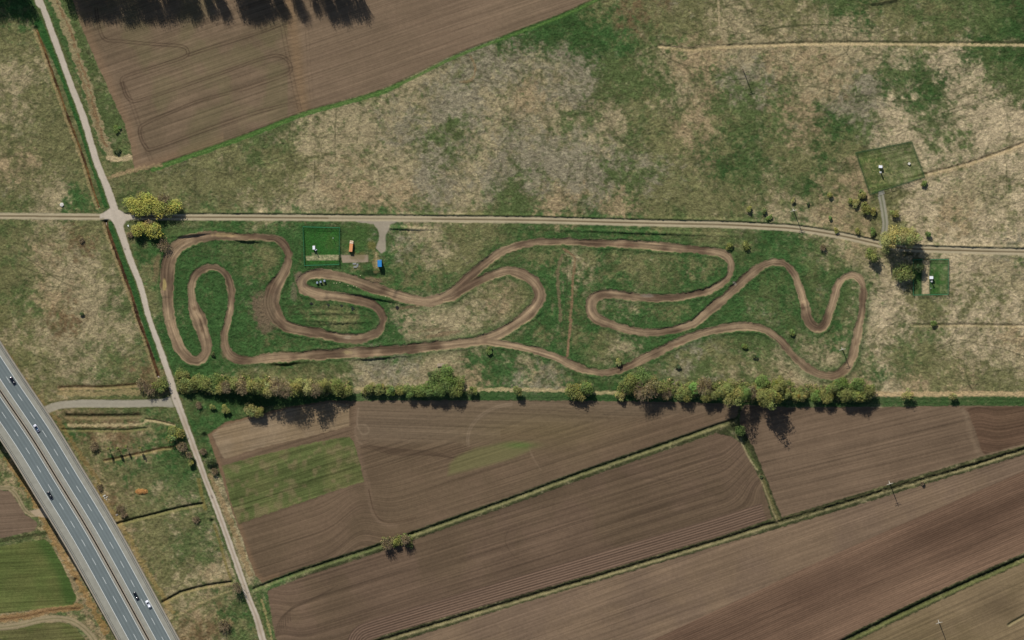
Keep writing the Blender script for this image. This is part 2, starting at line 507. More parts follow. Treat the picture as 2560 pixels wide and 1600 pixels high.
# animal paths and old wheel marks in the rough grass
TR = [[(1280, 699), (1280, 699)],
      [(1280, 299), (1320, 308), (1370, 300), (1430, 288), (1490, 275), (1520, 250), (1560, 236), (1610, 224)],
      [(1490, 298), (1530, 320), (1550, 348), (1590, 380)],
      [(1650, 128), (1690, 155), (1760, 175), (1800, 193), (1860, 198), (1915, 180)],
      [(1690, 75), (1720, 84), (1790, 70), (1850, 84), (1920, 74), (1990, 65), (2080, 62), (2150, 70), (2220, 62)],
      [(1920, 75), (1980, 64), (2060, 62), (2110, 76), (2160, 84), (2240, 70), (2290, 36)],
      [(2015, 190), (2040, 165), (2100, 140), (2120, 120), (2108, 60), (2112, 108)],
      [(2110, 122), (2130, 150), (2160, 155), (2190, 145), (2230, 165), (2260, 180)],
      [(1920, 195), (1990, 215), (2050, 218), (2110, 238), (2180, 238)],
      [(2170, 245), (2240, 255), (2320, 250), (2390, 248), (2440, 232), (2500, 260), (2560, 268)],
      [(2230, 255), (2270, 225), (2320, 190), (2360, 135), (2420, 125)],
      [(2240, 330), (2310, 300), (2390, 270), (2470, 242), (2560, 205)],
      [(2245, 337), (2315, 307), (2395, 277), (2475, 249), (2560, 213)],
      [(2330, 190), (2400, 180), (2450, 160)], [(2330, 245), (2390, 225), (2440, 200)],
      [(2500, 500), (2440, 475)], [(2560, 500), (2500, 520)],
      [(640, 560), (700, 500)], [(838, 400), (838, 330), (842, 260)], [(787, 400), (785, 470)],
      [(2200, 860), (2260, 870), (2310, 880), (2340, 872), (2400, 850), (2450, 862), (2500, 870), (2560, 890)],
      [(2330, 880), (2370, 866), (2420, 855)], [(2430, 985), (2428, 970), (2410, 950), (2390, 940), (2350, 945)],
      [(2432, 975), (2450, 950), (2470, 930), (2520, 925), (2560, 915)], [(2412, 880), (2411, 920), (2425, 965)],
      [(2440, 810), (2440, 830), (2400, 860)], [(2390, 820), (2375, 850), (2340, 870)],
      [(2250, 800), (2200, 830), (2180, 870)], [(600, 830), (600, 835)],
      [(0, 620), (60, 640), (130, 690), (180, 715), (220, 720)], [(60, 700), (120, 715), (170, 720)],
      [(20, 230), (80, 258), (130, 258)], [(10, 560), (70, 580), (100, 590)], [(130, 430), (190, 442), (220, 441)],
      [(20, 190), (60, 160), (85, 155)], [(0, 640), (90, 680), (200, 700)],
      [(560, 780), (600, 760), (640, 745)], [(440, 640), (520, 640), (620, 645), (700, 660)],
      [(600, 735), (625, 700), (660, 670), (700, 660), (740, 662)],
      [(700, 790), (760, 770), (820, 770), (880, 785), (920, 790)], [(690, 800), (750, 783), (820, 781), (870, 795)],
      [(720, 770), (790, 756), (860, 765), (910, 780)],
      [(1404, 640), (1394, 680), (1393, 720), (1399, 760), (1400, 800), (1404, 850)],
      [(1416, 640), (1418, 700), (1414, 760), (1416, 820)],
      [(480, 1140), (440, 1150), (380, 1160), (300, 1185), (250, 1200)], [(470, 1148), (400, 1165), (330, 1182), (250, 1215)]]
rr = random.Random(5)
for k in range(46):
    x, y, a = rr.choice([(rr.uniform(1950, 2560), rr.uniform(30, 560)), (rr.uniform(2180, 2560), rr.uniform(640, 960)),
                         (rr.uniform(800, 1700), rr.uniform(180, 520)), (rr.uniform(0, 330), rr.uniform(60, 930))]) + (rr.uniform(0, 6.28),)
    pts = [(x, y)]
    for j in range(rr.randint(3, 7)):
        a += rr.uniform(-.6, .6)
        x += 26 * math.cos(a); y += 22 * math.sin(a)
        pts.append((x, y))
    TR.append(pts)
for k, t in enumerate(TR): trail(t, 1.4, 0.62 if k < 44 else 0.42)
# ------------------------------------------------------------------ strips of grass, reed and ditches
LUSH, STRAW, RUST = (50, 92, 40), (178, 160, 118), (128, 92, 52)
# lush verge between hedge and southern fields, with the straw strip above it
strip([(640, 1003), (760, 1000), (900, 995), (1280, 990), (1700, 996), (1990, 1005), (2300, 1004), (2600, 1004)], 26, (58, 84, 44), .9, 2)
strip([(890, 972), (1150, 974), (1280, 974), (1410, 976)], 9, STRAW, .75, 2.5, seed=1)
strip([(1470, 982), (1560, 982), (1700, 985)], 8, STRAW, .7, 2.5, seed=2)
strip([(2180, 985), (2300, 985), (2440, 984), (2600, 986)], 12, (180, 156, 116), .85, 2.5, seed=3)
for off in (993, 1002): trail([(1150, off), (1420, off + 1), (1700, off + 4), (1990, off + 8), (2300, off + 5), (2560, off + 5)], 1.6, .5, (38, 66, 32))
strip([(460, 985), (560, 992), (700, 1000), (860, 1000)], 26, (50, 74, 40), .8, 3, seed=4)
# straw lines of old drains in the north-east, with dark edges
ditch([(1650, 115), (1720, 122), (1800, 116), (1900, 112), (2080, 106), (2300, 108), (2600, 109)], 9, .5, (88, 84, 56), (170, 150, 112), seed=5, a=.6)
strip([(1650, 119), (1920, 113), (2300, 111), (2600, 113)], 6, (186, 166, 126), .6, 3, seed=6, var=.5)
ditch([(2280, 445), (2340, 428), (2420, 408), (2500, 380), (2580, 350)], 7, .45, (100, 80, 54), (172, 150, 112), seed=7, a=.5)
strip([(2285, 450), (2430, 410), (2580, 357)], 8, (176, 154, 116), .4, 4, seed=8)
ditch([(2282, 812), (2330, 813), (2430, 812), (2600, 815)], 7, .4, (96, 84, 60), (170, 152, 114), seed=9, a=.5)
strip([(1795, 0), (1798, 40), (1797, 75)], 5, (176, 158, 122), .7, 1.5, seed=10)
strip([(2180, 12), (2210, 8), (2240, 2)], 8, (40, 44, 28), .9, 1, seed=11)
# ploughed-field ditches: north bank painted dark for its shade, straw south bank
LINE_A = [(636, 1472), (760, 1426), (936, 1369), (1032, 1335), (1280, 1247), (1428, 1192), (1650, 1115), (1760, 1075), (1836, 1050)]
LINE_B = [(930, 1613), (957, 1600), (1280, 1504), (1440, 1457), (1592, 1412), (1800, 1350), (1920, 1312), (2100, 1260), (2232, 1220), (2343, 1188), (2440, 1160), (2600, 1110)]
LINE_C = [(2080, 1615), (2116, 1600), (2290, 1515), (2420, 1456), (2600, 1378)]
# lush west verge and rusty channels along the straight road
strip([(96, 60), (128, 120), (160, 190), (185, 260), (210, 330), (232, 400), (252, 455), (268, 510)], 21, (46, 84, 40), .95, 1.5, seed=12, var=.1)
strip([(278, 560), (305, 640), (335, 720), (362, 800), (395, 895)], 17, (46, 82, 40), .95, 1.5, seed=13, var=.1)
strip([(125, 0), (150, 70), (185, 150), (215, 230), (240, 310), (262, 380)], 18, (64, 88, 48), .75, 3, seed=14)
strip([(136, 0), (172, 79), (193, 146), (220, 220), (238, 291), (262, 357), (278, 390)], 24, (152, 135, 102), .75, 5, seed=15)
strip([(140, 0), (176, 79), (197, 146), (224, 220), (240, 291), (266, 367)], 5, (118, 90, 62), .7, 4, seed=16)
strip([(190, 150), (212, 220), (238, 300), (258, 360)], 5, (110, 84, 56), .5, 4, seed=17)
strip([(272, 395), (300, 398), (325, 392)], 13, (186, 166, 128), .85, 2, seed=18)
CH1 = [(92, 76), (103, 105), (114, 132), (132, 185), (151, 238), (169, 291), (190, 344), (211, 402), (225, 448), (236, 484), (248, 518)]
CH2 = [(265, 556), (275, 590), (288, 625), (310, 686), (331, 744), (347, 800), (370, 861), (396, 940)]
for q, (ch, w) in enumerate(((CH1, 5.0), (CH2, 7.0))):
    p = spline(ch, 6)
    strip([(x - 5, y + 1) for x, y in ch], 9, (160, 138, 98), .55, 2, seed=19 + q)
    D, U, W, V = line_field(p, 16)
    wv = w * (0.75 + 0.5 * vn(U / 30, U * 0, 3))
    m = soft(D + (noise(5, 5) - .5) * 2, wv / 2, 1.5)
    paint(m, (84, 58, 32) if q else (106, 80, 44))
    paint((m * sstep(.45, .7, vn(U / 22, W / 5, 6)) * .8).astype(f4), (48, 30, 16))
    H -= (0.9 * np.exp(-(D / (w * .6)) ** 2)).astype(f4)
    MEADOW *= 1 - m
    CLS[(D < w / 2)] = 40
for cx, cy, r in ((90, 70, 6), (263, 553, 8), (529, 1302, 5), (190, 1450, 6), (512, 1088, 7)):
    m = np.exp(-((X - cx) ** 2 + ((Y - cy) * 1.3) ** 2) / (r * r)).astype(f4)
    paint(m * .9, (24, 34, 20)); H -= 1.3 * m
# block south-west of the junction
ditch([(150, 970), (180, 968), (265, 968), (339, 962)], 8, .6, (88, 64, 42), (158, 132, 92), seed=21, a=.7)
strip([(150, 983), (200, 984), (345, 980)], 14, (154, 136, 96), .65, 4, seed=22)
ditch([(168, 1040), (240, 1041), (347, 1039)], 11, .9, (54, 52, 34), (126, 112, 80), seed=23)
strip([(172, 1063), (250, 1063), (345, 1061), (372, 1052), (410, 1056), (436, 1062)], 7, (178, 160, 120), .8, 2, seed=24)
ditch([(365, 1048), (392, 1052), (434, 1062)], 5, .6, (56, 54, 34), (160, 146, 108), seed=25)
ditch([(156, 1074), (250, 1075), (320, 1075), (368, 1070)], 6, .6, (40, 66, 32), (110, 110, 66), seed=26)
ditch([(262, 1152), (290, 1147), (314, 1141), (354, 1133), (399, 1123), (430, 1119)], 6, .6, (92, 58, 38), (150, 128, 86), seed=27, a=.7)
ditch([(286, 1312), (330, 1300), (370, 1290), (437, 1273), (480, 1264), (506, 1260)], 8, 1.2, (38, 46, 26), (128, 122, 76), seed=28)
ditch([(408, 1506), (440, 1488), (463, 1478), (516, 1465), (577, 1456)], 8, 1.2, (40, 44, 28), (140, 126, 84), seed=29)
strip([(496, 1198), (505, 1240), (514, 1272)], 9, (116, 106, 60), .8, 1, seed=30)
strip([(536, 1312), (552, 1365), (566, 1415), (578, 1448)], 7, (116, 106, 60), .8, 1, seed=31)
strip([(512, 1210), (540, 1290), (575, 1390), (600, 1460), (640, 1570)], 9, (56, 84, 44), .8, 2, seed=32)
strip([(428, 1552), (470, 1532), (520, 1506), (580, 1482)], 4, (92, 96, 58), .7, 1.5, seed=33)
strip([(428, 1545), (470, 1525), (520, 1499), (580, 1475)], 3, (156, 142, 98), .6, 1.5, seed=34)
strip([(0, 1548), (60, 1540), (130, 1524), (200, 1516)], 18, (144, 114, 76), .8, 3, seed=35)
trail([(0, 1548), (60, 1541), (130, 1525), (200, 1520)], 2.5, .7, (82, 56, 34))
strip([(0, 1352), (60, 1341), (118, 1333)], 8, (62, 66, 40), .8, 2, seed=36)
# rusty reeds below the viaduct
strip([(20, 1150), (70, 1225), (120, 1320), (170, 1410), (215, 1490), (265, 1580)], 16, (150, 116, 70), .6, 6, seed=37)
strip([(8, 870), (60, 950), (110, 1010), (150, 1060), (210, 1150), (250, 1210)], 10, (132, 108, 66), .5, 5, seed=38)
strip([(236, 1215), (300, 1310), (370, 1430), (430, 1530)], 12, (150, 128, 78), .5, 5, seed=39)
# beside the southern road
strip([(525, 1190), (545, 1230), (575, 1300), (600, 1370), (625, 1440)], 12, (140, 118, 84), .75, 4, seed=41)
strip([(645, 1490), (660, 1530), (672, 1590)], 9, (70, 92, 46), .7, 3, seed=42)
strip([(655, 1500), (670, 1560), (680, 1600)], 5, (160, 142, 98), .6, 2, seed=43)
strip([(560, 1058), (610, 1044), (660, 1030)], 3, (70, 70, 44), .6, 1, seed=44)

# ------------------------------------------------------------------ worked fields
FIELD_INFO = {}
FSD = {}


def field(fid, poly, col, col2, ang, amp=.16, scales=(4.5, 13), relief=.05, var=.12, bow=None, jit=3, headland=None):
    """soil or crop with rows at ang degrees (rising to the right)"""
    global C, H, MEADOW, RU, RV
    sd = poly_sd(poly) + (noise(7, 400 + fid) - .5) * jit
    FSD[fid] = sd
    m = np.clip(sd / 2 + .5, 0, 1).astype(f4)
    sl_m = m > 0
    a = math.radians(ang)
    al = X * math.cos(a) - Y * math.sin(a)
    ac = X * math.sin(a) + Y * math.cos(a)
    if bow is not None: ac = ac + bow
    RU = np.where(sd > -4, al * S, RU)
    RV = np.where(sd > -4, ac * S + fid * 37.0, RV)
    st = 0
    for k, s in enumerate(scales):
        st = st + (vn(al / (s * 70), ac / s, 420 + fid * 3 + k) - .5) * (.6 if k == 0 else .3)
    st = st + .35 * (vn(al / 50, ac / 2.6, 440 + fid) - .5)
    st = st - .55 * sstep(.66, .82, vn(al / 420, ac / 3.4, 450 + fid)) + .08
    lo = fbm(150, 460 + fid)
    mid = fbm(40, 470 + fid)
    col, col2 = lin(col), lin(col2)
    t = sstep(.35, .65, .6 * lo + .4 * mid)[..., None]
    base = (col * (1 - t) + col2 * t) * np.array([.96, .92, .875], f4) * (1 + .26 * (fbm(90, 490 + fid) - .5))[..., None]
    br = 1 + amp * 2 * st + var * (mid - .5) + .10 * (noise(3, 480 + fid) - .5)
    paint(m, (base * br[..., None]).astype(f4))
    H = H * (1 - m) + m * (relief * 2 * st - .05)
    MEADOW = MEADOW * (1 - m)
    CLS[sd > 0] = fid
    return sd, m, al, ac


def inside_line(fid, pts, w, rgb, a=.5, n=6):
    D, U, W, V = line_field(spline(pts, n), w * 3 + 6)
    m = np.exp(-(D / w) ** 2) * a * np.clip(FSD[fid] / 2 + .5, 0, 1) * (.55 + .6 * vn(U / 25, W / 3, 9))
    paint(np.clip(m, 0, 1).astype(f4), rgb)


def tram(fid, pts, gap=6.5, w=1.5, rgb=(80, 66, 52), a=.95):
    p = spline(pts, 5)
    t = np.gradient(p, axis=0)
    t /= np.linalg.norm(t, axis=1)[:, None] + 1e-9
    nrm = np.stack([-t[:, 1], t[:, 0]], 1)
    for s in (-.5, .5):
        inside_line(fid, p + nrm * gap * s, w, rgb, a, 1)


F1 = [(150, -70), (183, 0), (196, 45), (238, 148), (280, 243), (312, 310), (328, 370), (336, 424), (381, 416), (434, 398), (530, 364), (640, 325),
      (759, 278), (860, 250), (957, 222), (1050, 178), (1143, 132), (1280, 80), (1394, 37), (1476, 0), (1600, -60), (2600, -500), (2600, -700), (150, -700)]
sd, m, al, ac = field(1, F1, (112, 98, 79), (120, 104, 85), 19, .15, (5, 17), var=.15)
rightF1 = sstep(752, 768, X + (Y - 150) * -.12)
paint((m * rightF1 * .35).astype(f4), (133, 112, 91))
paint((m * sstep(30, 4, sd) * (X < 560) * .6).astype(f4), (130, 107, 82))
greenish = sstep(.5, .75, fbm(70, 77)) * (X < 720) * .35
paint((m * greenish).astype(f4), (104, 100, 68))
strip_m = np.exp(-((X - 742 - (Y - 150) * .13) / 15) ** 2) * m
paint((strip_m * .7).astype(f4), (134, 110, 82))
for y0 in range(66, 270, 10):
    inside_line(1, [(718 + (y0 - 150) * .13, y0), (735 + (y0 - 150) * .13, y0 + 4), (752 + (y0 - 150) * .13, y0 + 1)], 1.2, (98, 80, 62), .5)
tram(1, [(240, 20), (248, 70), (262, 98), (300, 103), (380, 110), (450, 115), (468, 125), (462, 142), (400, 163), (330, 185), (305, 197), (306, 215)])
tram(1, [(470, 138), (530, 118), (640, 85), (700, 62)])
tram(1, [(306, 205), (312, 232), (325, 250), (345, 252), (420, 228), (560, 180), (660, 145), (700, 140), (722, 155), (726, 178), (700, 192), (600, 225), (500, 252), (400, 292), (365, 308), (350, 320), (352, 345), (365, 368), (385, 372), (500, 330), (640, 282), (745, 255)], a=.95)
tram(1, [(310, 215), (330, 260), (350, 320), (362, 362), (378, 400)], 8, 2, a=.5)
tram(1, [(705, 60), (712, 100), (724, 160), (735, 215), (750, 275)], 9, 1.2, a=.6)
tram(1, [(768, 80), (772, 150), (780, 250)], 8, .9, a=.35)
inside_line(1, [(180, 56), (400, 52), (560, 60), (640, 64)], 1.3, (94, 78, 62), .5)
for k in range(16):
    x0 = 765 + (k % 3) * 9
    y0 = 70 + k * 12.5
    inside_line(1, [(x0, y0 + 8), (x0 + 200, y0 - 58), (x0 + 420 + 60 * (k % 2), y0 - 138)], 1.1, (100, 82, 66), .45)

# east part between hedge verge and ditch A, then overlays
F4 = [(519, 1086), (563, 1057), (616, 1043), (722, 1017), (825, 1001), (900, 1003), (981, 1001), (1280, 1001), (1500, 1003), (1714, 1005), (1850, 1011),
      (1842, 1040), (1836, 1047), (1650, 1107), (1428, 1184), (1280, 1240), (1032, 1327), (936, 1361), (760, 1418), (656, 1457), (640, 1440), (622, 1395),
      (604, 1340), (585, 1290), (556, 1200), (540, 1150)]
bow4 = np.where(Y < 1150, 0, 0) + 34 * np.exp(-((X - 900) / 55) ** 2) * sstep(1180, 1260, Y) - 40 * np.exp(-((X - 1000) / 120) ** 2) * sstep(1210, 1120, Y) * .0
sd4, m4, al, ac = field(2, F4, (112, 95, 77), (104, 89, 71), 17.5, .15, (5.5, 15), var=.1, bow=bow4)
# upper part is worked along the verge
up = (m4 * sstep(1125, 1085, Y + (X - 900) * .09 * (X > 1250)) * (X > 890)).astype(f4)
st = (vn(X / 300, (Y - X * .035) / 5, 501) - .5) + .8 * (vn(X / 600, (Y - X * .035) / 14, 502) - .5)
RU = np.where(up > .5, X * S, RU)
RV = np.where(up > .5, (Y - X * .035) * S + 500, RV)
paint(up, (lin((110, 94, 75)) * (1 + .3 * st + .12 * (noise(3, 9) - .5))[..., None]).astype(f4))
paint((m4 * np.exp(-(((X - 1350) / 190) ** 2 + ((Y - 1075) / 50) ** 2)) * .55).astype(f4), (112, 98, 68))
for r in (60, 85, 110, 140):
    inside_line(2, [(1340 + r * math.cos(t) * 1.3, 1052 + r * .34 * math.sin(t)) for t in np.linspace(-1.2, 1.9, 10)], 1.1, (88, 75, 58), .45)
tram(2, [(1280, 1010), (1235, 1020), (1195, 1045), (1172, 1080), (1170, 1115)], 5, 1.3, (136, 118, 96), .9)
inside_line(2, [(896, 1020), (893, 1060), (905, 1085), (922, 1080), (917, 1065), (900, 1062), (888, 1070), (892, 1100), (905, 1110)], 2.0, (134, 116, 94), .85)
inside_line(2, [(893, 1008), (887, 1060), (893, 1110), (908, 1180), (922, 1225), (932, 1280), (955, 1308), (990, 1316)], 7, (122, 102, 82), .6)
inside_line(2, [(922, 1225), (934, 1275), (952, 1300), (985, 1306), (1040, 1294)], 1.8, (84, 68, 52), .9)
for k in range(12):
    t0 = k * 9
    inside_line(2, [(902 + k * 6, 1118 + k * 1.5), (930 + t0, 1115 + k), (990 + t0, 1138 - k * 2 + t0 * .15), (1060 + t0, 1128 + k * 2), (1140 + t0, 1105 + k * 3.5)], 1.3, (84, 69, 54), .75)
inside_line(2, [(1322, 1120), (1336, 1150), (1352, 1175)], 2, (132, 112, 90), .5)
patch = poly_sd([(1143, 1141), (1190, 1120), (1280, 1104), (1320, 1110), (1324, 1126), (1280, 1146), (1210, 1166), (1120, 1188), (1124, 1160)])
pm = (np.clip(patch / 10 + .5, 0, 1) * m4).astype(f4)
paint(pm * .9, (108, 103, 68))
paint((np.exp(-(((X - 1300) / 40) ** 2 + ((Y - 1113) / 8) ** 2)) * m4 * .85).astype(f4), (88, 104, 56))
paint((m4 * sstep(16, 2, sd4) * (X < 700) * .5).astype(f4), (128, 102, 76))

F2 = [(531, 1084), (563, 1062), (616, 1049), (722, 1022), (825, 1006), (872, 1010), (874, 1040), (872, 1066), (800, 1085), (700, 1108), (640, 1122), (560, 1148), (546, 1120)]
field(3, F2, (143, 127, 104), (134, 117, 92), 13, .16, (5, 11), var=.1)
F3 = [(556, 1165), (600, 1152), (640, 1141), (700, 1127), (780, 1108), (850, 1094), (873, 1093), (884, 1104), (892, 1128), (902, 1168), (909, 1204),
      (850, 1222), (760, 1254), (660, 1288), (597, 1310), (578, 1260)]
sd3, m3, al, ac = field(4, F3, (88, 99, 58), (102, 106, 66), 17.5, .22, (5, 12), var=.2, relief=.04)
paint((m3 * sstep(.48, .72, .5 * fbm(34, 91) + .5 * noise(12, 92)) * .6).astype(f4), (124, 110, 80))

bow5 = 26 * np.exp(-((X - 660 - (Y - 1480) * .35) / 45) ** 2) + 50 * sstep(1800, 1920, X) * sstep(1290, 1200, Y) * 1.2
F5 = [(668, 1477), (760, 1441), (936, 1385), (1032, 1350), (1280, 1262), (1428, 1208), (1650, 1131), (1790, 1083), (1826, 1090), (1852, 1108), (1885, 1170), (1902, 1200), (1930, 1296),
      (1800, 1341), (1592, 1403), (1440, 1447), (1280, 1494), (1100, 1547), (957, 1589), (900, 1612), (700, 1640), (684, 1570)]
sd5, m5, al5, ac5 = field(5, F5, (108, 91, 75), (101, 86, 69), 17.3, .17, (5, 14), var=.12, bow=bow5)
# heavily ridged southern band
D, U, W, V = line_field(spline(LINE_B, 6), 90)
band = sstep(9, 12, -W) * sstep(58, 54, -W) * (D < 1e5) * sstep(5, 12, poly_sd([(700, 1640), (690, 1600), (1908, 1245), (1925, 1300), (1950, 1640)])) * m5
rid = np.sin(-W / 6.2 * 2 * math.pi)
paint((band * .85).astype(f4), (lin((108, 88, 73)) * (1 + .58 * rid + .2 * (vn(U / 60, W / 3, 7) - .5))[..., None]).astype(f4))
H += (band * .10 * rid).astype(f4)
inside_line(5, [(1880, 1130), (1876, 1180), (1850, 1230), (1760, 1265), (1600, 1312), (1400, 1372), (1320, 1398), (1292, 1396), (1270, 1370), (1263, 1345), (1275, 1320)], 1.2, (78, 64, 51), .5)
for k in range(9):
    inside_line(5, [(1560 + k * 12, 1200 - k * 1), (1700, 1155 + k * 9), (1790 + k * 3, 1134 + k * 10), (1842 + k * 2, 1146 + k * 11), (1868 + k * 2, 1180 + k * 9)], 1.2, (80, 66, 53), .3)
for k in range(7):
    inside_line(5, [(690 + k * 6, 1588 - k * 6), (700 + k * 5, 1548 - k * 5), (735 + k * 8, 1520 - k * 4), (790 + k * 9, 1500 - k * 6)], 1.3, (80, 66, 52), .7)

F6 = [(1862, 1012), (1981, 1019), (2200, 1017), (2396, 1014), (2600, 1015), (2600, 1102), (2440, 1146), (2343, 1175), (2232, 1208), (2100, 1248), (1955, 1293),
      (1940, 1258), (1920, 1205), (1905, 1170), (1885, 1120), (1866, 1090), (1850, 1060), (1850, 1030)]
sd6, m6, al, ac = field(6, F6, (117, 100, 82), (109, 93, 76), 13.5, .15, (5, 12), var=.1)
paint((m6 * sstep(34, 4, -(Y - (1127 + (2560 - X) * .318)) ) * .6).astype(f4), (132, 114, 90))
F7 = [(2402, 1019), (2500, 1016), (2600, 1017), (2600, 1100), (2520, 1120), (2462, 1136), (2452, 1122), (2440, 1080), (2428, 1052), (2420, 1030)]
bow7 = 20 * np.exp(-((X - 2440) / 40) ** 2)
sd7, m7, al, ac = field(7, F7, (103, 83, 67), (96, 78, 62), 12, .2, (5, 10), var=.12, bow=bow7)
inside_line(6, [(2408, 1020), (2420, 1060), (2432, 1100), (2448, 1138)], 7, (124, 106, 85), .6)

F8 = [(900, 1640), (985, 1608), (1280, 1516), (1592, 1424), (1800, 1363), (1920, 1328), (2100, 1276), (2232, 1236), (2343, 1202), (2440, 1173), (2600, 1124), (2600, 1364),
      (2420, 1443), (2290, 1502), (2116, 1588), (2060, 1640)]
sd8, m8, al8, ac8 = field(8, F8, (126, 108, 88), (118, 101, 84), 19.5, .13, (6, 22), var=.1)
lo = np.interp(X[0], [1200, 1632, 1920, 2007, 2224, 2497, 2700], [1790, 1600, 1465, 1422, 1324, 1205, 1115])[None, :]
low = (np.clip((Y - lo) / 2 + .5, 0, 1) * m8).astype(f4)
a = math.radians(23.6)
ac = X * math.sin(a) + Y * math.cos(a)
al = X * math.cos(a) - Y * math.sin(a)
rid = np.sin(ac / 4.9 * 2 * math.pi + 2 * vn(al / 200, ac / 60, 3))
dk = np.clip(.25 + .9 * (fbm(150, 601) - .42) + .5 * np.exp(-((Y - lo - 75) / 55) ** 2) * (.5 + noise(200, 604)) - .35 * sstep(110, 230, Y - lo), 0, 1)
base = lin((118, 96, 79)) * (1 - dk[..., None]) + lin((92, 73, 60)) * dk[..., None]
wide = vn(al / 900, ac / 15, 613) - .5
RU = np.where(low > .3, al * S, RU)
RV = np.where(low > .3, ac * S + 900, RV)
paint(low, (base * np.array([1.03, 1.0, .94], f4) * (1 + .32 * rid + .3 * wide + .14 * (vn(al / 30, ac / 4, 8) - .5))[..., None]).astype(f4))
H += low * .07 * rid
F9 = [(2075, 1640), (2135, 1604), (2300, 1526), (2420, 1468), (2600, 1390), (2600, 1640)]
sd9, m9, al, ac = field(9, F9, (132, 116, 90), (118, 104, 78), 24, .14, (6, 16), var=.14)
paint((m9 * np.exp(-(((X - 2500) / 50) ** 2 + ((Y - 1520) / 36) ** 2)) * .6).astype(f4), (92, 78, 58))
ditch([(2522, 1562), (2545, 1548), (2600, 1520)], 6, .8, seed=61)
tram(9, [(2560, 1470), (2490, 1468), (2450, 1490), (2470, 1520), (2440, 1545), (2380, 1560)], 6, 1.2, (102, 88, 66), .5)
# small fields west of the viaduct
FA = [(-600, 1214), (0, 1223), (26, 1230), (48, 1262), (63, 1286), (87, 1301), (95, 1310), (86, 1326), (0, 1346), (-600, 1470)]
field(10, FA, (116, 100, 84), (108, 93, 77), 4, .2, (5, 10), var=.1)
FB = [(-600, 1500), (0, 1366), (60, 1356), (114, 1348), (130, 1366), (150, 1402), (175, 1455), (192, 1495), (184, 1512), (100, 1522), (0, 1535), (-600, 1640)]
sdb, mb, al, ac = field(11, FB, (106, 111, 66), (92, 104, 58), 3, .12, (5, 14), var=.15, relief=.03)
D, U, W, V = line_field(np.array([(108., 1350), (140, 1400), (165, 1450), (178, 1500)]), 60)
paint((mb * np.exp(-((D - 4) / 18) ** 2) * .6).astype(f4), (48, 84, 36))
FC = [(-600, 1620), (-600, 1580), (40, 1573), (106, 1557), (158, 1556), (190, 1570), (215, 1600), (240, 1640)]
field(12, FC, (86, 104, 52), (104, 104, 66), 4, .2, (5, 10), var=.2, relief=.03)
FIELD_INFO = {1: 'ploughed_field', 2: 'ploughed_field', 3: 'ploughed_field', 4: 'crop_field', 5: 'ploughed_field', 6: 'ploughed_field', 7: 'ploughed_field',
              8: 'ploughed_field', 9: 'ploughed_field', 10: 'ploughed_field', 11: 'crop_field', 12: 'crop_field'}
# ditches over the field edges
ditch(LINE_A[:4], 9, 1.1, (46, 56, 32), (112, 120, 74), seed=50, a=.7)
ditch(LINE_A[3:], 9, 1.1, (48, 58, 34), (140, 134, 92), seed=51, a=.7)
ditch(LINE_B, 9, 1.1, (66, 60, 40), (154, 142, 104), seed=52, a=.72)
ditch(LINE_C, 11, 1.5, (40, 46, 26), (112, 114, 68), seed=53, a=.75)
ditch([(1855, 1100), (1872, 1135), (1893, 1170)], 7, .5, (92, 100, 58), (178, 164, 122), seed=54)
ditch([(1903, 1190), (1915, 1222), (1930, 1262), (1946, 1300)], 7, .5, (110, 104, 66), (172, 156, 114), seed=55)
strip([(1955, 1298), (2000, 1290), (2110, 1254)], 6, (70, 72, 44), .6, 3, seed=56)
D, U, W, V = line_field(spline([(1940, 1306), (2100, 1259), (2240, 1217), (2343, 1187), (2600, 1108)], 5), 20)
paint((soft(D + (noise(6, 5) - .5) * 5, 6, 2) * .55 * (vn(U / 8, W / 5, 12) > .42)).astype(f4), (58, 58, 36))
H += (soft(D, 5, 3) * 1.0 * vn(U / 7, W / 5, 13)).astype(f4) * (W < 3)
# bright grass along the edge of the northern field
D, U, W, V = line_field(spline([(381, 424), (434, 405), (530, 372), (640, 332), (759, 286), (860, 258), (957, 229), (1050, 186), (1143, 140), (1280, 88), (1394, 45), (1476, 8), (1560, -36)], 5), 22)
paint((soft(D + (noise(7, 3) - .5) * 3, 6, 2) * .9 * (X < 1000) + soft(D, 4, 2) * .8 * (X >= 1000)).astype(f4).clip(0, 1), (70, 104, 48))
paint((soft(D, 1.2, 1.5) * .55).astype(f4), (104, 124, 66))
paint((soft(abs(D - 7), 2, 2) * .5 * (W < 0)).astype(f4), (60, 60, 36))
paint((soft(np.hypot((X - 1182) / 1, (Y - 172) / 1.7) - 0, 0, 1) * 0).astype(f4), (120, 100, 70))
strip([(1176, 140), (1187, 165), (1185, 190), (1170, 203), (1150, 205)], 6, (136, 112, 80), .6, 2, seed=57)
strip([(270, 445), (310, 432), (360, 420), (400, 412)], 10, (158, 134, 100), .7, 4, seed=58)

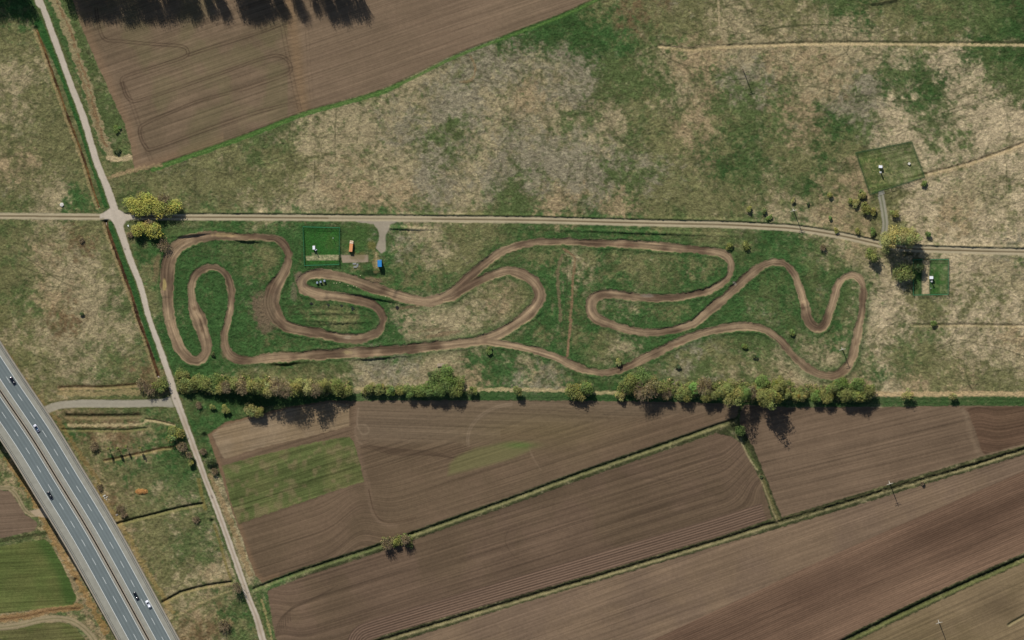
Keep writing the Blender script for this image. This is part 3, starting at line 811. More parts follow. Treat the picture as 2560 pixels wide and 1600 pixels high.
# ------------------------------------------------------------------ race track
MAIN = [(425, 800, 24), (422, 770, 27), (418, 717, 30), (419, 665, 32), (434, 630, 31), (471, 601, 26), (529, 590, 21), (582, 592, 17), (640, 592.6, 14), (680, 594.5, 17),
        (703.5, 606, 20), (719, 627, 19), (721, 643, 17), (717, 664.5, 18), (703.5, 691, 22), (685, 725, 32), (678, 757, 36), (686, 783, 32), (700, 803, 27), (722, 818.5, 23), (772, 829, 22),
        (838, 842, 22), (891, 847.6, 20), (926, 840, 20), (949.5, 824, 18), (957.5, 800, 18), (956, 789, 18), (944, 770, 20), (920, 757, 20), (878, 746.5, 20),
        (838, 741, 21), (799, 736, 24), (767, 725, 26), (755, 709.5, 25), (763, 693, 22), (788, 684, 20), (825, 687, 20), (878, 699, 22), (931, 719, 24),
        (984, 736, 22), (1037, 750.5, 21), (1076.5, 753, 22), (1113, 741, 22), (1141, 721, 20), (1169, 696, 19), (1209, 662, 19), (1248.5, 633, 20), (1280, 619.5, 19), (1306, 611.6, 17),
        (1346, 605, 16), (1412, 603.7, 15), (1491.6, 607.6, 16), (1571, 610, 15), (1650, 615.6, 18), (1730, 623.5, 17), (1790.6, 630, 16), (1820, 643, 17),
        (1829, 664.5, 16), (1822, 691, 15), (1790.6, 717.5, 16), (1743, 734.6, 16), (1677, 744, 16), (1611, 744, 17), (1544.5, 737, 16), (1505, 736, 19), (1483, 748, 23),
        (1476, 770, 24), (1489, 794, 22), (1518, 808, 19), (1571, 825, 18), (1624, 832, 16), (1677, 826.5, 17), (1730, 810.6, 18), (1751, 795, 19),
        (1782.6, 768, 20), (1822, 736, 20), (1857, 701.6, 18), (1888.5, 675, 18), (1915, 660.6, 16), (1941, 655, 15), (1965, 662, 15), (1986, 685.7, 16), (1999, 717.5, 17),
        (2010, 752, 18), (2015, 783.6, 22), (2026, 811, 22), (2047, 821.5, 20), (2062, 812, 20), (2073, 785, 19), (2087, 738.6, 18), (2094.6, 712, 17), (2110.5, 693.6, 17), (2129, 687, 15),
        (2145, 693.6, 16), (2157, 712, 16), (2158, 744, 15), (2154, 783.6, 15), (2148, 810, 16), (2139.6, 853, 18), (2131.6, 890, 18), (2116, 919, 20), (2089, 938, 18), (2057.6, 939, 16),
        (2020.5, 921.7, 18), (1983.5, 890, 18), (1952, 853, 18), (1920, 828, 17), (1890, 818, 17), (1862, 815, 18), (1809, 820, 18), (1743, 837, 19), (1677, 863.5, 20),
        (1624, 890, 19), (1566, 918, 17), (1518, 931, 16), (1470.5, 927, 16), (1428, 911, 19), (1391, 892.6, 16), (1333, 875, 14), (1280, 864, 13), (1235, 857, 15),
        (1196, 854, 17), (1090, 865, 19), (984, 875.4, 20), (878, 882, 22), (772, 888.6, 20), (680, 894, 21), (640, 900, 19), (603, 900.5, 18), (577, 890, 19), (563, 866, 18),
        (561, 834, 16), (570, 800, 15), (578, 757, 16), (578, 725, 16), (569, 694, 16), (553, 675, 15), (529, 668, 15), (508, 672.5, 16), (489.5, 688, 17), (480, 712, 17),
        (480, 744, 18), (487, 778, 27), (498, 800, 32), (511, 840, 26), (516, 871, 22), (509, 891, 20), (492, 902, 20), (471, 895, 22), (450, 871, 23), (433, 830, 24)]
SIDE = [(1100, 749, 16), (1129.5, 741, 18), (1169, 717.5, 19), (1222, 691, 19), (1255, 679, 20), (1280, 677, 20), (1312, 688, 23), (1338, 709.5, 26), (1350, 736, 27), (1341, 762.4, 26), (1314, 791.5, 22), (1280, 815, 20), (1240, 838, 19), (1196, 851, 17), (1170, 856, 14)]
D1, U1, W1, V1 = line_field(spline(MAIN, 4, True), 50)
D2, U2, W2, V2 = line_field(spline(SIDE, 5), 50)
e = (noise(7, 71) - .5) * 3.6 + (noise(26, 72) - .5) * 4.5
s1 = np.where(D1 < 1e5, V1 * .54 + .6 - D1 + e, -1e3)
s2 = np.where(D2 < 1e5, V2 * .54 + .6 - D2 + e, -1e3)
ts = np.maximum(s1, s2)
U = np.where(s1 > s2, U1, U2 + 9000)
W = np.where(s1 > s2, W1, W2)
V = np.maximum(np.where(s1 > s2, V1, V2), 8)
# lush collar
col_m = np.exp(-(np.maximum(-ts, 0) / 14.0) ** 2) * (ts < 0) * (.45 + .6 * noise(30, 73)) * .8
paint(np.clip(col_m, 0, .9).astype(f4), (lin((54, 82, 42)) * (1 + 1.1 * (tuft - .5))[..., None]).astype(f4))
m = np.clip(ts / 2 + .5, 0, 1).astype(f4)
q = W / V * 2                                   # -1..1 across
line1 = vn(U / 90, W / 2.4, 80) - .5
line2 = vn(U / 45, W / 5.0, 81) - .5
pt = fbm(60, 83)
pt = sstep(.3, .7, pt)
base = lin((146, 125, 98)) * (1 - pt[..., None]) + lin((102, 84, 66)) * pt[..., None]
wear = np.exp(-((q - .25 * np.sin(U / 70)) / .45) ** 2)
br = 1 + .5 * line1 + .4 * line2 + .30 * (wear - .45)
paint(m, (base * br[..., None]).astype(f4))
rim = np.exp(-((ts - 1.2) / 1.3) ** 2) * sstep(.35, .7, vn(U / 40, U * 0, 84)) * (np.where(s1 > s2, 1, 1))
paint((rim * .45 * m).astype(f4), (164, 146, 110))
RU = np.where(ts > -4, U * S, RU)
RV = np.where(ts > -4, W * S, RV)
MEADOW *= 1 - m
H = H * (1 - m) + m * (-(.15 + .32 * sstep(.4, .65, noise(50, 86))) * sstep(0, 3, ts) + .12 * line1 + .05 * line2)
# banks beside the track cast the dark lip on its northern rim
H += (np.exp(-((ts + 3.5) / 3.0) ** 2) * .4 * sstep(.35, .75, noise(45, 85))).astype(f4)
CLS[(ts > 0)] = 30
def blob(cx, cy, rx, ry, rgb, a, rot=0):
    t = math.radians(rot)
    dx, dy = (X - cx), (Y - cy)
    x2, y2 = dx * math.cos(t) - dy * math.sin(t), dx * math.sin(t) + dy * math.cos(t)
    d = np.hypot(x2 / rx, y2 / ry) + (noise(7, 88) - .5) * .5
    paint((np.clip((1 - d) * 2.2, 0, 1) * a).astype(f4), rgb)
def bump(cx, cy, rx, ry, h, rot=0):
    global H
    t = math.radians(rot)
    dx, dy = (X - cx), (Y - cy)
    x2, y2 = dx * math.cos(t) - dy * math.sin(t), dx * math.sin(t) + dy * math.cos(t)
    H = H + (h * np.exp(-((x2 / rx) ** 2 + (y2 / ry) ** 4))).astype(f4)
blob(656, 776, 32, 52, (106, 92, 72), .95, 20)
blob(668, 768, 26, 44, (112, 96, 75), .85, 10)
blob(392, 668, 10, 46, (120, 100, 74), .6, -8)
blob(452, 606, 30, 8, (118, 98, 74), .55, 35)
blob(500, 600, 14, 40, (0, 0, 0), 0)
blob(560, 880, 8, 24, (120, 100, 78), .5)
blob(440, 860, 8, 30, (120, 100, 78), .5, 25)
blob(668, 815, 30, 22, (106, 92, 72), .8)
blob(745, 692, 13, 15, (120, 102, 84), .8)
blob(735, 730, 10, 30, (122, 106, 88), .5)
blob(935, 700, 26, 9, (124, 100, 80), .7, -12)
blob(820, 682, 40, 5, (130, 108, 84), .6)
blob(411, 712, 6, 18, (172, 154, 100), .8)
blob(560, 587, 40, 7, (158, 136, 98), .7)
blob(868, 843, 14, 5, (168, 150, 124), .7)
blob(868, 881, 14, 6, (160, 142, 102), .7)
blob(1836, 708, 5, 9, (150, 140, 126), .7, 40)
blob(1620, 739, 20, 5, (140, 128, 112), .6)
blob(2007, 765, 6, 14, (84, 60, 46), .6, 10)
blob(2086, 725, 5, 16, (92, 72, 60), .5, -15)
blob(2140, 858, 4, 12, (94, 70, 54), .5, -10)
blob(487, 772, 6, 8, (92, 68, 50), .5)
blob(503, 812, 5, 25, (96, 74, 56), .6, 12)
blob(430, 700, 5, 30, (94, 78, 64), .5, 0)
blob(690, 735, 10, 26, (100, 84, 68), .5, -20)
blob(900, 850, 30, 4, (96, 78, 62), .5, 3)
blob(1340, 735, 6, 22, (104, 86, 68), .5, 0)
blob(1560, 612, 40, 4, (110, 82, 66), .4, -2)
blob(1480, 765, 6, 18, (100, 84, 68), .5, 0)
blob(1700, 858, 30, 4, (104, 80, 62), .5, 18)
blob(1960, 868, 10, 5, (108, 88, 72), .4, -45)
blob(760, 710, 6, 16, (104, 88, 72), .5, 0)
blob(1460, 590, 6, 2, (140, 60, 44), 0)
blob(1105, 836, 60, 7, (124, 102, 78), .6, 10)
blob(1075, 825, 60, 4, (108, 92, 66), .5, 8)
blob(1020, 768, 40, 5, (120, 96, 74), .5, 6)
blob(330, 742, 0.1, 0.1, (0, 0, 0), 0)
for cx, cy, rx, ry, h, rot in ((812, 735, 7, 15, .95, 5), (984, 733, 7, 20, .95, -18), (684, 893, 9, 16, .95, 4), (878, 882, 10, 14, .6, 4), (411, 735, 16, 9, .45, 0),
                              (502, 800, 22, 12, .4, 10), (545, 588, 16, 10, .6, 0), (2008, 762, 12, 8, .5, 15)):
    bump(cx, cy, rx, ry, h, rot)
for cx, cy, rx, ry, h, rot in ((612, 598, 34, 5, 2.0, -5), (480, 585, 40, 4, 1.6, 6), (930, 893, 40, 5, 1.5, 4), (715, 905, 30, 5, 1.5, 4), (850, 805, 60, 5, .9, 2), (800, 800, 40, 4, .8, 0),
                              (940, 742, 50, 5, 1.4, -12), (960, 680, 40, 6, 0.0, 0), (1640, 612, 20, 2, .4, -4), (1010, 570, 60, 4, 1.0, -2), (1600, 580, 200, 4, .8, -2), (830, 782, 60, 4, .7, 0)):
    bump(cx, cy, rx, ry, h, rot)
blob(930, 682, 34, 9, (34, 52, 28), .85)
strip([(1428, 800), (1424, 830), (1420, 870), (1418, 890)], 6, (132, 106, 80), 1.0, 1, seed=90)
strip([(1425, 800), (1430, 750), (1432, 700), (1437, 650), (1424, 632), (1408, 622)], 6, (126, 104, 76), .95, 1.5, seed=91)
strip([(1404, 638), (1396, 672), (1394, 700), (1399, 760), (1402, 800)], 8, (116, 102, 76), .75, 3, seed=92)

# ------------------------------------------------------------------ roads and tracks
def surf(cls, sd, rgb, var=.12, h=.03, sub=None, soft_px=2):
    global H, MEADOW
    m = np.clip(sd / soft_px + .5, 0, 1).astype(f4)
    t = (1 + var * 2 * (fbm(26, cls + 700) - .5) + .10 * (noise(3, cls + 710) - .5))
    if sub is not None: t = t + sub
    paint(m, (lin(rgb) * t[..., None]).astype(f4))
    H = H * (1 - m) + m * h
    MEADOW = MEADOW * (1 - m)
    CLS[sd > 0] = cls
    return m
FARM = [(-900, 538), (0, 540), (100, 541), (250, 542), (330, 542), (480, 543), (640, 543.6), (960, 546.5), (1280, 549.6), (1420, 552.5), (1545, 556), (1677, 559), (1800, 561.5), (1920, 567), (1999, 573), (2105, 590), (2200, 611), (2245, 619), (2290, 622.5), (2400, 626), (2560, 630), (3400, 645)]
D, U, W, V = line_field(spline(FARM, 6), 40)
e = (noise(9, 730) - .5) * 1.6
sd = np.where(D < 1e5, 8.2 - D + e, -1e3)
# tall dry grass standing on the north side of the track
H += (np.exp(-((W + 12) / 3.0) ** 2) * (D < 1e5) * (.35 + .6 * noise(12, 731)) * (X > 300)).astype(f4)
paint((np.exp(-((W + 10.5) / 2.2) ** 2) * (D < 1e5) * .45 * (X > 300)).astype(f4), (70, 74, 46))  # dark line at the grass foot puts its shade into the colour
rut = np.exp(-((np.abs(W) - 4.2) / 1.8) ** 2)
mid = np.exp(-(W / 2.0) ** 2) * (.75 + .4 * noise(60, 733)).clip(0, 1)
surf(31, sd, (160, 148, 120), .10, -.08, .34 * rut - .06)
m = np.clip(sd / 2 + .5, 0, 1)
paint((mid * m * .95 * np.where(np.abs(X - 950) < 130, .35, 1)).astype(f4), (96, 82, 56))
for pts, w in (([(2202, 488), (2208, 520), (2213, 560), (2209, 590), (2206, 607)], 7.5),):
    D, U, W, V = line_field(spline(pts, 6), 30)
    sd = np.where(D < 1e5, w - D + e, -1e3)
    surf(32, sd, (140, 136, 118), .1, 0, .15 * np.exp(-((np.abs(W) - 4) / 1.8) ** 2))
    paint((np.exp(-(W / 1.8) ** 2) * np.clip(sd / 2 + .5, 0, 1) * .7).astype(f4), (92, 98, 64))
surf(33, poly_sd([(880, 552), (996, 553), (975, 562), (974, 571), (964, 586), (964.5, 629), (953, 633), (940, 619), (949, 592), (944, 572), (934, 561)]) + e * 1.5, (150, 140, 121), .12, 0.0)
surf(34, poly_sd([(853, 637.5), (920, 637.5), (920.5, 655), (856, 657)]) + e * .5, (150, 134, 113), .10, .02)
# grass pavers inside the first compound and the sandy strip of the third
gp = np.clip(poly_sd([(764, 640), (779, 640), (780, 631), (793, 631), (796, 637), (849, 637), (849, 650.5), (766, 651.5)]) / 2 + .5, 0, 1) * (.35 + .9 * noise(3.2, 740)).clip(0, 1)
paint(gp.astype(f4), (168, 160, 122))
gp = np.clip(poly_sd([(2306, 651), (2324, 651), (2323, 700), (2324, 735), (2305, 735), (2303, 700)]) / 2 + .5, 0, 1) * np.where(Y > 690, .9, .35 + .5 * noise(5, 741))
paint(gp.astype(f4), (180, 162, 128))
blob(890, 596, 56, 42, (62, 90, 44), .7)
blob(825, 605, 11, 20, (112, 98, 66), .6)
blob(895, 640, 30, 12, (110, 100, 62), .55)
blob(930, 612, 14, 14, (118, 104, 58), .5)
blob(940, 655, 12, 30, (140, 122, 84), .7)
strip([(940, 632), (941, 650), (941, 668)], 3, (166, 150, 112), .8, .6, seed=93)
# mown compounds
for poly, rgb in (([(757.4, 566), (849.6, 569), (847.6, 660.5), (761.3, 663)], (46, 92, 36)), ([(2325, 650), (2371, 648), (2370, 735), (2325, 736)], (40, 90, 34)),
                  ([(2283, 649), (2304, 649), (2303, 736), (2283, 737)], (44, 84, 34)), ([(2140, 382), (2279, 354), (2311.6, 442), (2175, 486)], (74, 92, 46))):
    sd = poly_sd(poly)
    mm = np.clip(sd / 3 + .5, 0, 1) * (.86 - gp * 0)
    if poly[0][0] < 900: mm = mm * (1 - .85 * np.clip(poly_sd([(764, 640), (849, 636), (849, 650.5), (766, 651.5)]) / 2 + .5, 0, 1))
    paint((mm * (.6 + .5 * noise(9, 750)).clip(0, .95)).astype(f4), (lin(rgb) * (1 + .5 * (noise(3, 751) - .5))[..., None]).astype(f4))
    H = H * (1 - mm.astype(f4) * .8)
    edge = np.exp(-(sd / 3.2) ** 2)
    paint((edge * .6).astype(f4), (40, 72, 40))
D, U, W, V = line_field(np.array([(2150., 395), (2290, 366)]), 90)
rows = (vn(U / 60, W / 4.0, 752) - .5) * np.clip(poly_sd([(2142, 384), (2277, 357), (2309, 441), (2177, 483)]) / 3 + .5, 0, 1)
C *= (1 + .7 * rows * (.5 + noise(3, 755)))[..., None].clip(.4, 1.7)
paint((np.clip(poly_sd([(2143, 388), (2190, 378), (2260, 420), (2305, 437), (2177, 480)]) / 20, 0, 1) * sstep(.55, .8, noise(3.4, 753)) * .6).astype(f4), (150, 146, 96))
ROAD = [(-290, -1200, 15), (60, -100, 15), (100.5, 0, 13), (132, 87, 15), (156, 153, 15), (182, 225, 15), (209, 296, 16), (239, 397, 16), (264, 461, 17), (283, 514, 19), (299, 569, 18), (325, 646, 15), (352, 717, 14), (371, 790, 13), (397, 863, 13),
        (421, 932, 15), (436, 985, 17), (460, 1051, 15), (489, 1131, 14), (514, 1200, 14), (537, 1258, 14), (566, 1337, 14), (595, 1420, 14), (622, 1496, 15), (640, 1541, 15), (657, 1600, 16), (700, 1740, 15), (1000, 2700, 15)]
D, U, W, V = line_field(spline(ROAD, 6), 40)
sdr = np.where(D < 1e5, V / 2 - D + (noise(6, 760) - .5) * 1.6 + (noise(30, 764) - .5) * 1.5, -1e3)
sdj = poly_sd([(250, 535.5), (272, 524), (281, 512), (296, 524), (312, 534), (336, 537), (336, 548), (318, 551), (308, 560), (304, 580), (286, 562), (276, 549), (250, 546)]) + (noise(7, 765) - .5) * 4
sdg = [(108, 1028, 22), (116, 1025, 21), (135, 1017, 19), (159, 1012, 18), (205, 1009, 19), (265, 1009, 19), (340, 1009, 18), (397, 1007, 19), (418, 1006, 24), (432, 1003, 30)]
D3, U3, W3, V3 = line_field(spline(sdg, 6), 40)
sd3r = np.where(D3 < 1e5, V3 / 2 - D3 + (noise(8, 761) - .5), -1e3)
# dark lush rim of the grey access road
paint((np.exp(-((sd3r + 2.5) / 2.2) ** 2) * .6).astype(f4), (86, 88, 50))
surf(35, sd3r, (154, 147, 129), .06, .03, .07 * (np.exp(-((np.abs(W3) - 5) / 2.5) ** 2) - .5))
paint((np.exp(-((sdr + 2.0) / 2.0) ** 2) * .55).astype(f4), (92, 90, 52))
lowr = sstep(960, 1080, Y)
streak = .10 * (vn(U / 160, W / 2.5, 762) - .5)
mr = surf(36, np.maximum(sdr, sdj), (184, 172, 154), .05, .06, streak)
paint((mr * np.exp(-(W / 2.3) ** 2) * lowr * .55 * (D < 1e5)).astype(f4), (138, 118, 94))
paint((mr * lowr * .35 * sstep(.5, .8, noise(30, 763))).astype(f4), (150, 132, 108))
for x, y in ((312.5, 623), (529, 1240), (531, 1244), (437, 996)):
    paint((np.exp(-((X - x) ** 2 + (Y - y) ** 2) / 5) * .75).astype(f4), (70, 56, 50))
# farm lane at the far left
for k, (pts, w) in enumerate((([(-300, 1216), (0, 1219), (26, 1224), (42, 1240), (54, 1262), (66, 1279), (82, 1287), (104, 1283), (130, 1280)], 10), ([(-40, 1572), (40, 1564), (106, 1549), (159, 1547), (198, 1562), (233, 1597), (260, 1650)], 15))):
    D, U, W, V = line_field(spline(pts, 6), 30)
    sd = np.where(D < 1e5, w / 2 - D + e, -1e3)
    surf(37, sd, (148, 134, 104), .1, 0, .12 * np.exp(-((np.abs(W) - 3) / 1.6) ** 2))
    paint((np.exp(-(W / 1.3) ** 2) * np.clip(sd / 2 + .5, 0, 1) * .6).astype(f4), (98, 98, 60))
surf(38, poly_sd([(74, 1277), (104, 1270), (150, 1282), (150, 1300), (92, 1292)]) + e * 2, (170, 152, 126), .1, 0)
# bare earth below the decks, its tone darkened to stand in for their shade
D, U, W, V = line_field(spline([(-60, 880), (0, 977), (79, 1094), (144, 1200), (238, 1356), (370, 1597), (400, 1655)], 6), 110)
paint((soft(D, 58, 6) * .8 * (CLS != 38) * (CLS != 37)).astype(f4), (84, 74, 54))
C = np.clip(C, .004, .9)
# far land beyond the photographed area blends to plain meadow
far = np.maximum(np.maximum(-60 - X, X - 2620), np.maximum(-60 - Y, Y - 1660))
fm = np.clip(far / 300, 0, 1).astype(f4)
H *= (1 - fm)
fm = np.clip(far / 60, 0, 1).astype(f4)
C = C * (1 - fm[..., None]) + fm[..., None] * np.where((CLS == 0)[..., None], lin((112, 110, 74)), np.where(((CLS > 0) & (CLS < 20))[..., None], lin((112, 94, 76)), lin((150, 138, 114)))).astype(f4)

# ------------------------------------------------------------------ terrain meshes: one per surface, all cut from one grid
u = (X - 1280).astype(np.float64) * S / DIST
v = (800 - Y).astype(np.float64) * S / DIST
dy = -SA + v * CA
dz = -CA - v * SA
far_ok = np.minimum(dz, -.05)
t = -CAM[2] / far_ok
WX, WY = t * u, CAM[1] + t * dy
WX = np.clip(WX, -12000, 12000)
WY = np.clip(WY, -12000, 12000)
cell = CLS[:-1, :-1]
idx = np.arange(NY * NX).reshape(NY, NX)
quads = np.stack([idx[:-1, :-1], idx[1:, :-1], idx[1:, 1:], idx[:-1, 1:]], -1)
M_grass = surf_mat('grass_cover', (1.0, 2.1), (.20, .30), .5, bscale=1.2, dist=1.0)
M_soil = surf_mat('tilled_soil', (0.5, 2.4), (.08, .12), .10, bscale=2.0, rows=((.010, 1.15, .36, .60, .14), (.008, .36, .35, .65, .06), (.02, 2.4, .35, .65, .07)))
M_crop = surf_mat('young_crop', (0.7, 2.4), (.16, .24), .2, bscale=2.0, rows=((.02, 1.0, .36, .62, .22), (.03, .4, .35, .65, .14)))
M_dirt = surf_mat('packed_dirt', (0.4, 2.2), (.10, .12), .10, bscale=2.0, rows=((.05, 1.3, .35, .65, .20), (.03, .5, .35, .65, .16)))
M_gravel = surf_mat('gravel', (0.8, 4.0), (.05, .10), .06, bscale=3.0)
M_concrete = surf_mat('concrete_road', (0.3, 2.0), (.04, .06), .02, bscale=3.0, rough=.85)
M_channel = surf_mat('reedy_water', (0.8, 3.0), (.15, .2), .1, bscale=2.0, rough=.35, spec=.4)
SURF = {0: ('ground', M_grass), 30: ('race_track', M_dirt), 31: ('farm_track', M_gravel), 32: ('access_track', M_gravel), 33: ('gravel_pad', M_gravel), 34: ('paved_pad', M_gravel),
        35: ('access_road', M_concrete), 36: ('road', M_concrete), 37: ('farm_lane', M_dirt), 38: ('underpass_road', M_gravel), 40: ('ditch_water', M_channel)}
for k, n in FIELD_INFO.items(): SURF[k] = (n, M_crop if 'crop' in n else M_soil)
for k, (n, mt) in SURF.items():
    q = quads[cell == k]
    if len(q) == 0: continue
    used, inv = np.unique(q, return_inverse=True)
    inv = inv.reshape(q.shape)
    me = bpy.data.meshes.new(n)
    me.vertices.add(len(used))
    co = np.stack([WX.ravel()[used], WY.ravel()[used], H.ravel()[used]], 1).astype(f4)
    me.vertices.foreach_set('co', co.ravel())
    me.loops.add(inv.size)
    me.loops.foreach_set('vertex_index', inv.ravel().astype(np.int32))
    me.polygons.add(len(q))
    me.polygons.foreach_set('loop_start', (np.arange(len(q)) * 4).astype(np.int32))
    ca = me.color_attributes.new('Col', 'FLOAT_COLOR', 'POINT')
    cc = np.ones((len(used), 4), f4)
    cc[:, :3] = C.reshape(-1, 3)[used]
    ca.data.foreach_set('color', cc.ravel())
    if k not in (0, 40):
        for an, arr in (('RowU', RU), ('RowV', RV)):
            me.attributes.new(an, 'FLOAT', 'POINT').data.foreach_set('value', arr.ravel()[used].astype(f4))
    me.polygons.foreach_set('use_smooth', np.ones(len(q), bool))
    me.materials.append(mt)
    me.update(calc_edges=True)
    o = bpy.data.objects.new(n, me)
    COL.objects.link(o)
    o['kind'] = 'structure'
HT = H


def ground_z(px, py):
    return float(HT[min(np.searchsorted(ys, py), NY - 1), min(np.searchsorted(xs, px), NX - 1)])
# ------------------------------------------------------------------ viaduct of the motorway
ZD = 22.0
GAP = spline([(-480, 300), (-260, 598), (-110, 806), (-60, 885), (0, 977), (79, 1094), (144, 1200), (238, 1356), (370, 1597), (410, 1670), (440, 1725), (560, 1965), (700, 2250)], 8)
_t = np.gradient(GAP, axis=0)
_t /= np.linalg.norm(_t, axis=1)[:, None]
_n = np.stack([_t[:, 1], -_t[:, 0]], 1)         # to the north-east
_s = np.concatenate([[0], np.cumsum(np.linalg.norm(np.diff(GAP, axis=0), axis=1))])


def off_pt(s, o, z):
    x = np.interp(s, _s, GAP[:, 0] + _n[:, 0] * o)
    y = np.interp(s, _s, GAP[:, 1] + _n[:, 1] * o)
    return P(x, y, z)


SS = np.linspace(0, _s[-1], 190)


def ribbon(mb, o0, o1, z0, z1=None, m=0, ss=None):
    """solid strip between two offsets (z1 = underside) or a sheet"""
    ss = SS if ss is None else ss
    a = [off_pt(s, o0, z0) for s in ss]
    b = [off_pt(s, o1, z0) for s in ss]
    k = len(ss)
    if z1 is None:
        mb.add(a + b, [(i, i + 1, k + i + 1, k + i) for i in range(k - 1)], m)
        return
    c = [(p[0], p[1], z1) for p in a]
    d = [(p[0], p[1], z1) for p in b]
    f = []
    for i in range(k - 1):
        f += [(i, i + 1, k + i + 1, k + i), (2 * k + i, 3 * k + i, 3 * k + i + 1, 2 * k + i + 1), (i, 2 * k + i, 2 * k + i + 1, i + 1), (k + i, k + i + 1, 3 * k + i + 1, 3 * k + i)]
    f += [(0, k, 3 * k, 2 * k), (k - 1, 3 * k - 1, 4 * k - 1, 2 * k - 1)]
    mb.add(a + b + c + d, f, m)


m_deck = mat('deck_concrete', (147, 145, 132), .85, .2, .10, .35)
m_side = mat('parapet_concrete', (158, 148, 132), .85, .2, .12, .5)
m_asph = surf_mat('motorway_asphalt', (.15, 2.5), (.05, .07), .0, .8, .25)
m_gap = mat('gap_strip', (70, 68, 62), .9, .1, .2, .4)
m_white = mat('road_paint', (226, 228, 222), .7, .3, .06, .5)
m_steel = mat('galvanised_steel', (150, 150, 146), .5, .5, .1, 1.0, metal=.3)
m_pier = mat('pier_concrete', (150, 145, 135), .9, .2, .1, .4)
for side, nm, lab in ((1, 'viaduct', 'eastern motorway viaduct carrying two asphalt lanes with silver and dark cars'),
                      (-1, 'viaduct', 'western motorway viaduct carrying two asphalt lanes beside the small brown fields')):
    root = thing(nm, off_pt(_s[-1] * .5, side * 36, 0.0), lab, 'viaduct', 'twin viaducts of the motorway')
    inv = root.location.copy()
    def put(mb, name, mt, smooth=False):
        o = mb.build(name, mt, root, smooth)
        o.location = (-inv[0], -inv[1], -inv[2])
        return o
    e0, e1 = (1.8, 68.5) if side > 0 else (-69.5, -1.6)
    l0, l1 = (16.5, 48) if side > 0 else (-43.5, -8.5)
    mb = MB(); ribbon(mb, e0, e1, ZD, ZD - 1.7); put(mb, 'deck', m_deck)
    mb = MB()
    ND = 24
    prng = np.random.RandomState(3 + side)
    offs = np.linspace(l0 - .6, l1 + .6, ND)
    rows_ = [[off_pt(s, o, ZD + .02) for s in SS] for o in offs]
    k_ = len(SS)
    mb.add([p for r in rows_ for p in r], [(j * k_ + i, j * k_ + i + 1, (j + 1) * k_ + i + 1, (j + 1) * k_ + i) for j in range(ND - 1) for i in range(k_ - 1)])
    oc = put(mb, 'carriageway', m_asph)
    tn = np.linspace(0, 1, ND)
    wp = 1 + .07 * np.cos(tn * 8 * math.pi) + prng.normal(0, .035, ND)
    cc = np.ones((ND, k_, 4), f4)
    lf = np.interp(np.arange(k_), np.arange(0, k_, 9), prng.normal(0, .03, len(np.arange(0, k_, 9))))
    cc[:, :, :3] = (lin((107, 116, 115))[None, None] * (wp[:, None] + lf[None, :])[..., None])
    oc.data.color_attributes.new('Col', 'FLOAT_COLOR', 'POINT').data.foreach_set('color', cc.ravel())
    for o in ((e1 - 4.6, e1 - 8.6) if side > 0 else (e0 + 4.6, e0 + 8.6)):
        mb = MB(); ribbon(mb, o - .45, o + .45, ZD + .012); put(mb, 'gap_strip', m_gap)  # thin strips painted for the dark gaps beside the guardrail
    mb = MB()
    for o in (l0, l1):
        ribbon(mb, o - .48, o + .48, ZD + .04)
    put(mb, 'edge_line', m_white)
    cen = (l0 + l1) / 2
    s00 = float(_s[np.argmin(np.abs(GAP[:, 0] + 110))])
    ph = s00 + (20 if side > 0 else 34)
    for s in np.arange(ph, s00 + 1090, 54.0):
        mb = MB()
        ribbon(mb, cen - .36, cen + .36, ZD + .04, ss=np.linspace(s, s + 19, 3))
        put(mb, 'lane_dash', m_white)
    for o in ((e0, e1)):
        mb = MB()
        inn = 2.2 if o == e0 else -2.2
        ribbon(mb, min(o, o + inn), max(o, o + inn), ZD + (.55 if abs(o) > 20 else .25), ZD - .2)
        put(mb, 'parapet', m_side)
    for o in ((e0 + 4.2, e1 - 5.6) if side > 0 else (e0 + 5.6, e1 - 4.2)):
        mb = MB()
        ribbon(mb, o - .35, o + .35, ZD + .78, ZD + .45)
        for s in np.arange(5, _s[-1] - 5, 18.0):
            p = off_pt(s, o, ZD)
            mb.box(p[0] - .07, p[0] + .07, p[1] - .07, p[1] + .07, ZD, ZD + .7)
        put(mb, 'guardrail', m_steel)
    for s in np.arange(60, _s[-1], 150.0):
        for o in (e0 * .72 + e1 * .28, e0 * .28 + e1 * .72):
            mb = MB()
            p = off_pt(s, o, ZD)
            mb.tube((p[0], p[1], -1), (p[0], p[1], ZD - 2.9), .9, .9, 12)
            put(mb, 'pier', m_pier, True)
        a, b = off_pt(s, e0 * .88 + e1 * .12, ZD), off_pt(s, e0 * .12 + e1 * .88, ZD)
        mb = MB()
        mb.tube((a[0], a[1], ZD - 2.3), (b[0], b[1], ZD - 2.3), .7, .7, 8)
        put(mb, 'cross_beam', m_pier)


def road_yaw(s, rev=False):
    a, b = off_pt(s - 5, 0, ZD), off_pt(s + 5, 0, ZD)
    y = math.atan2(b[1] - a[1], b[0] - a[0])
    return y + (math.pi if rev else 0)


# ------------------------------------------------------------------ cars
m_glass = mat('car_glass', (18, 22, 30), .08, .8, .05, 1)
m_tyre = mat('tyre_rubber', (24, 24, 25), .9, .2, .1, 3)
m_rim = mat('wheel_rim', (150, 152, 156), .35, .5, .05, 2, metal=.8)
m_lamp = mat('lamp_glass', (225, 228, 232), .15, .7, .03, 2)
m_red = mat('tail_lamp', (150, 22, 20), .25, .6, .05, 2)


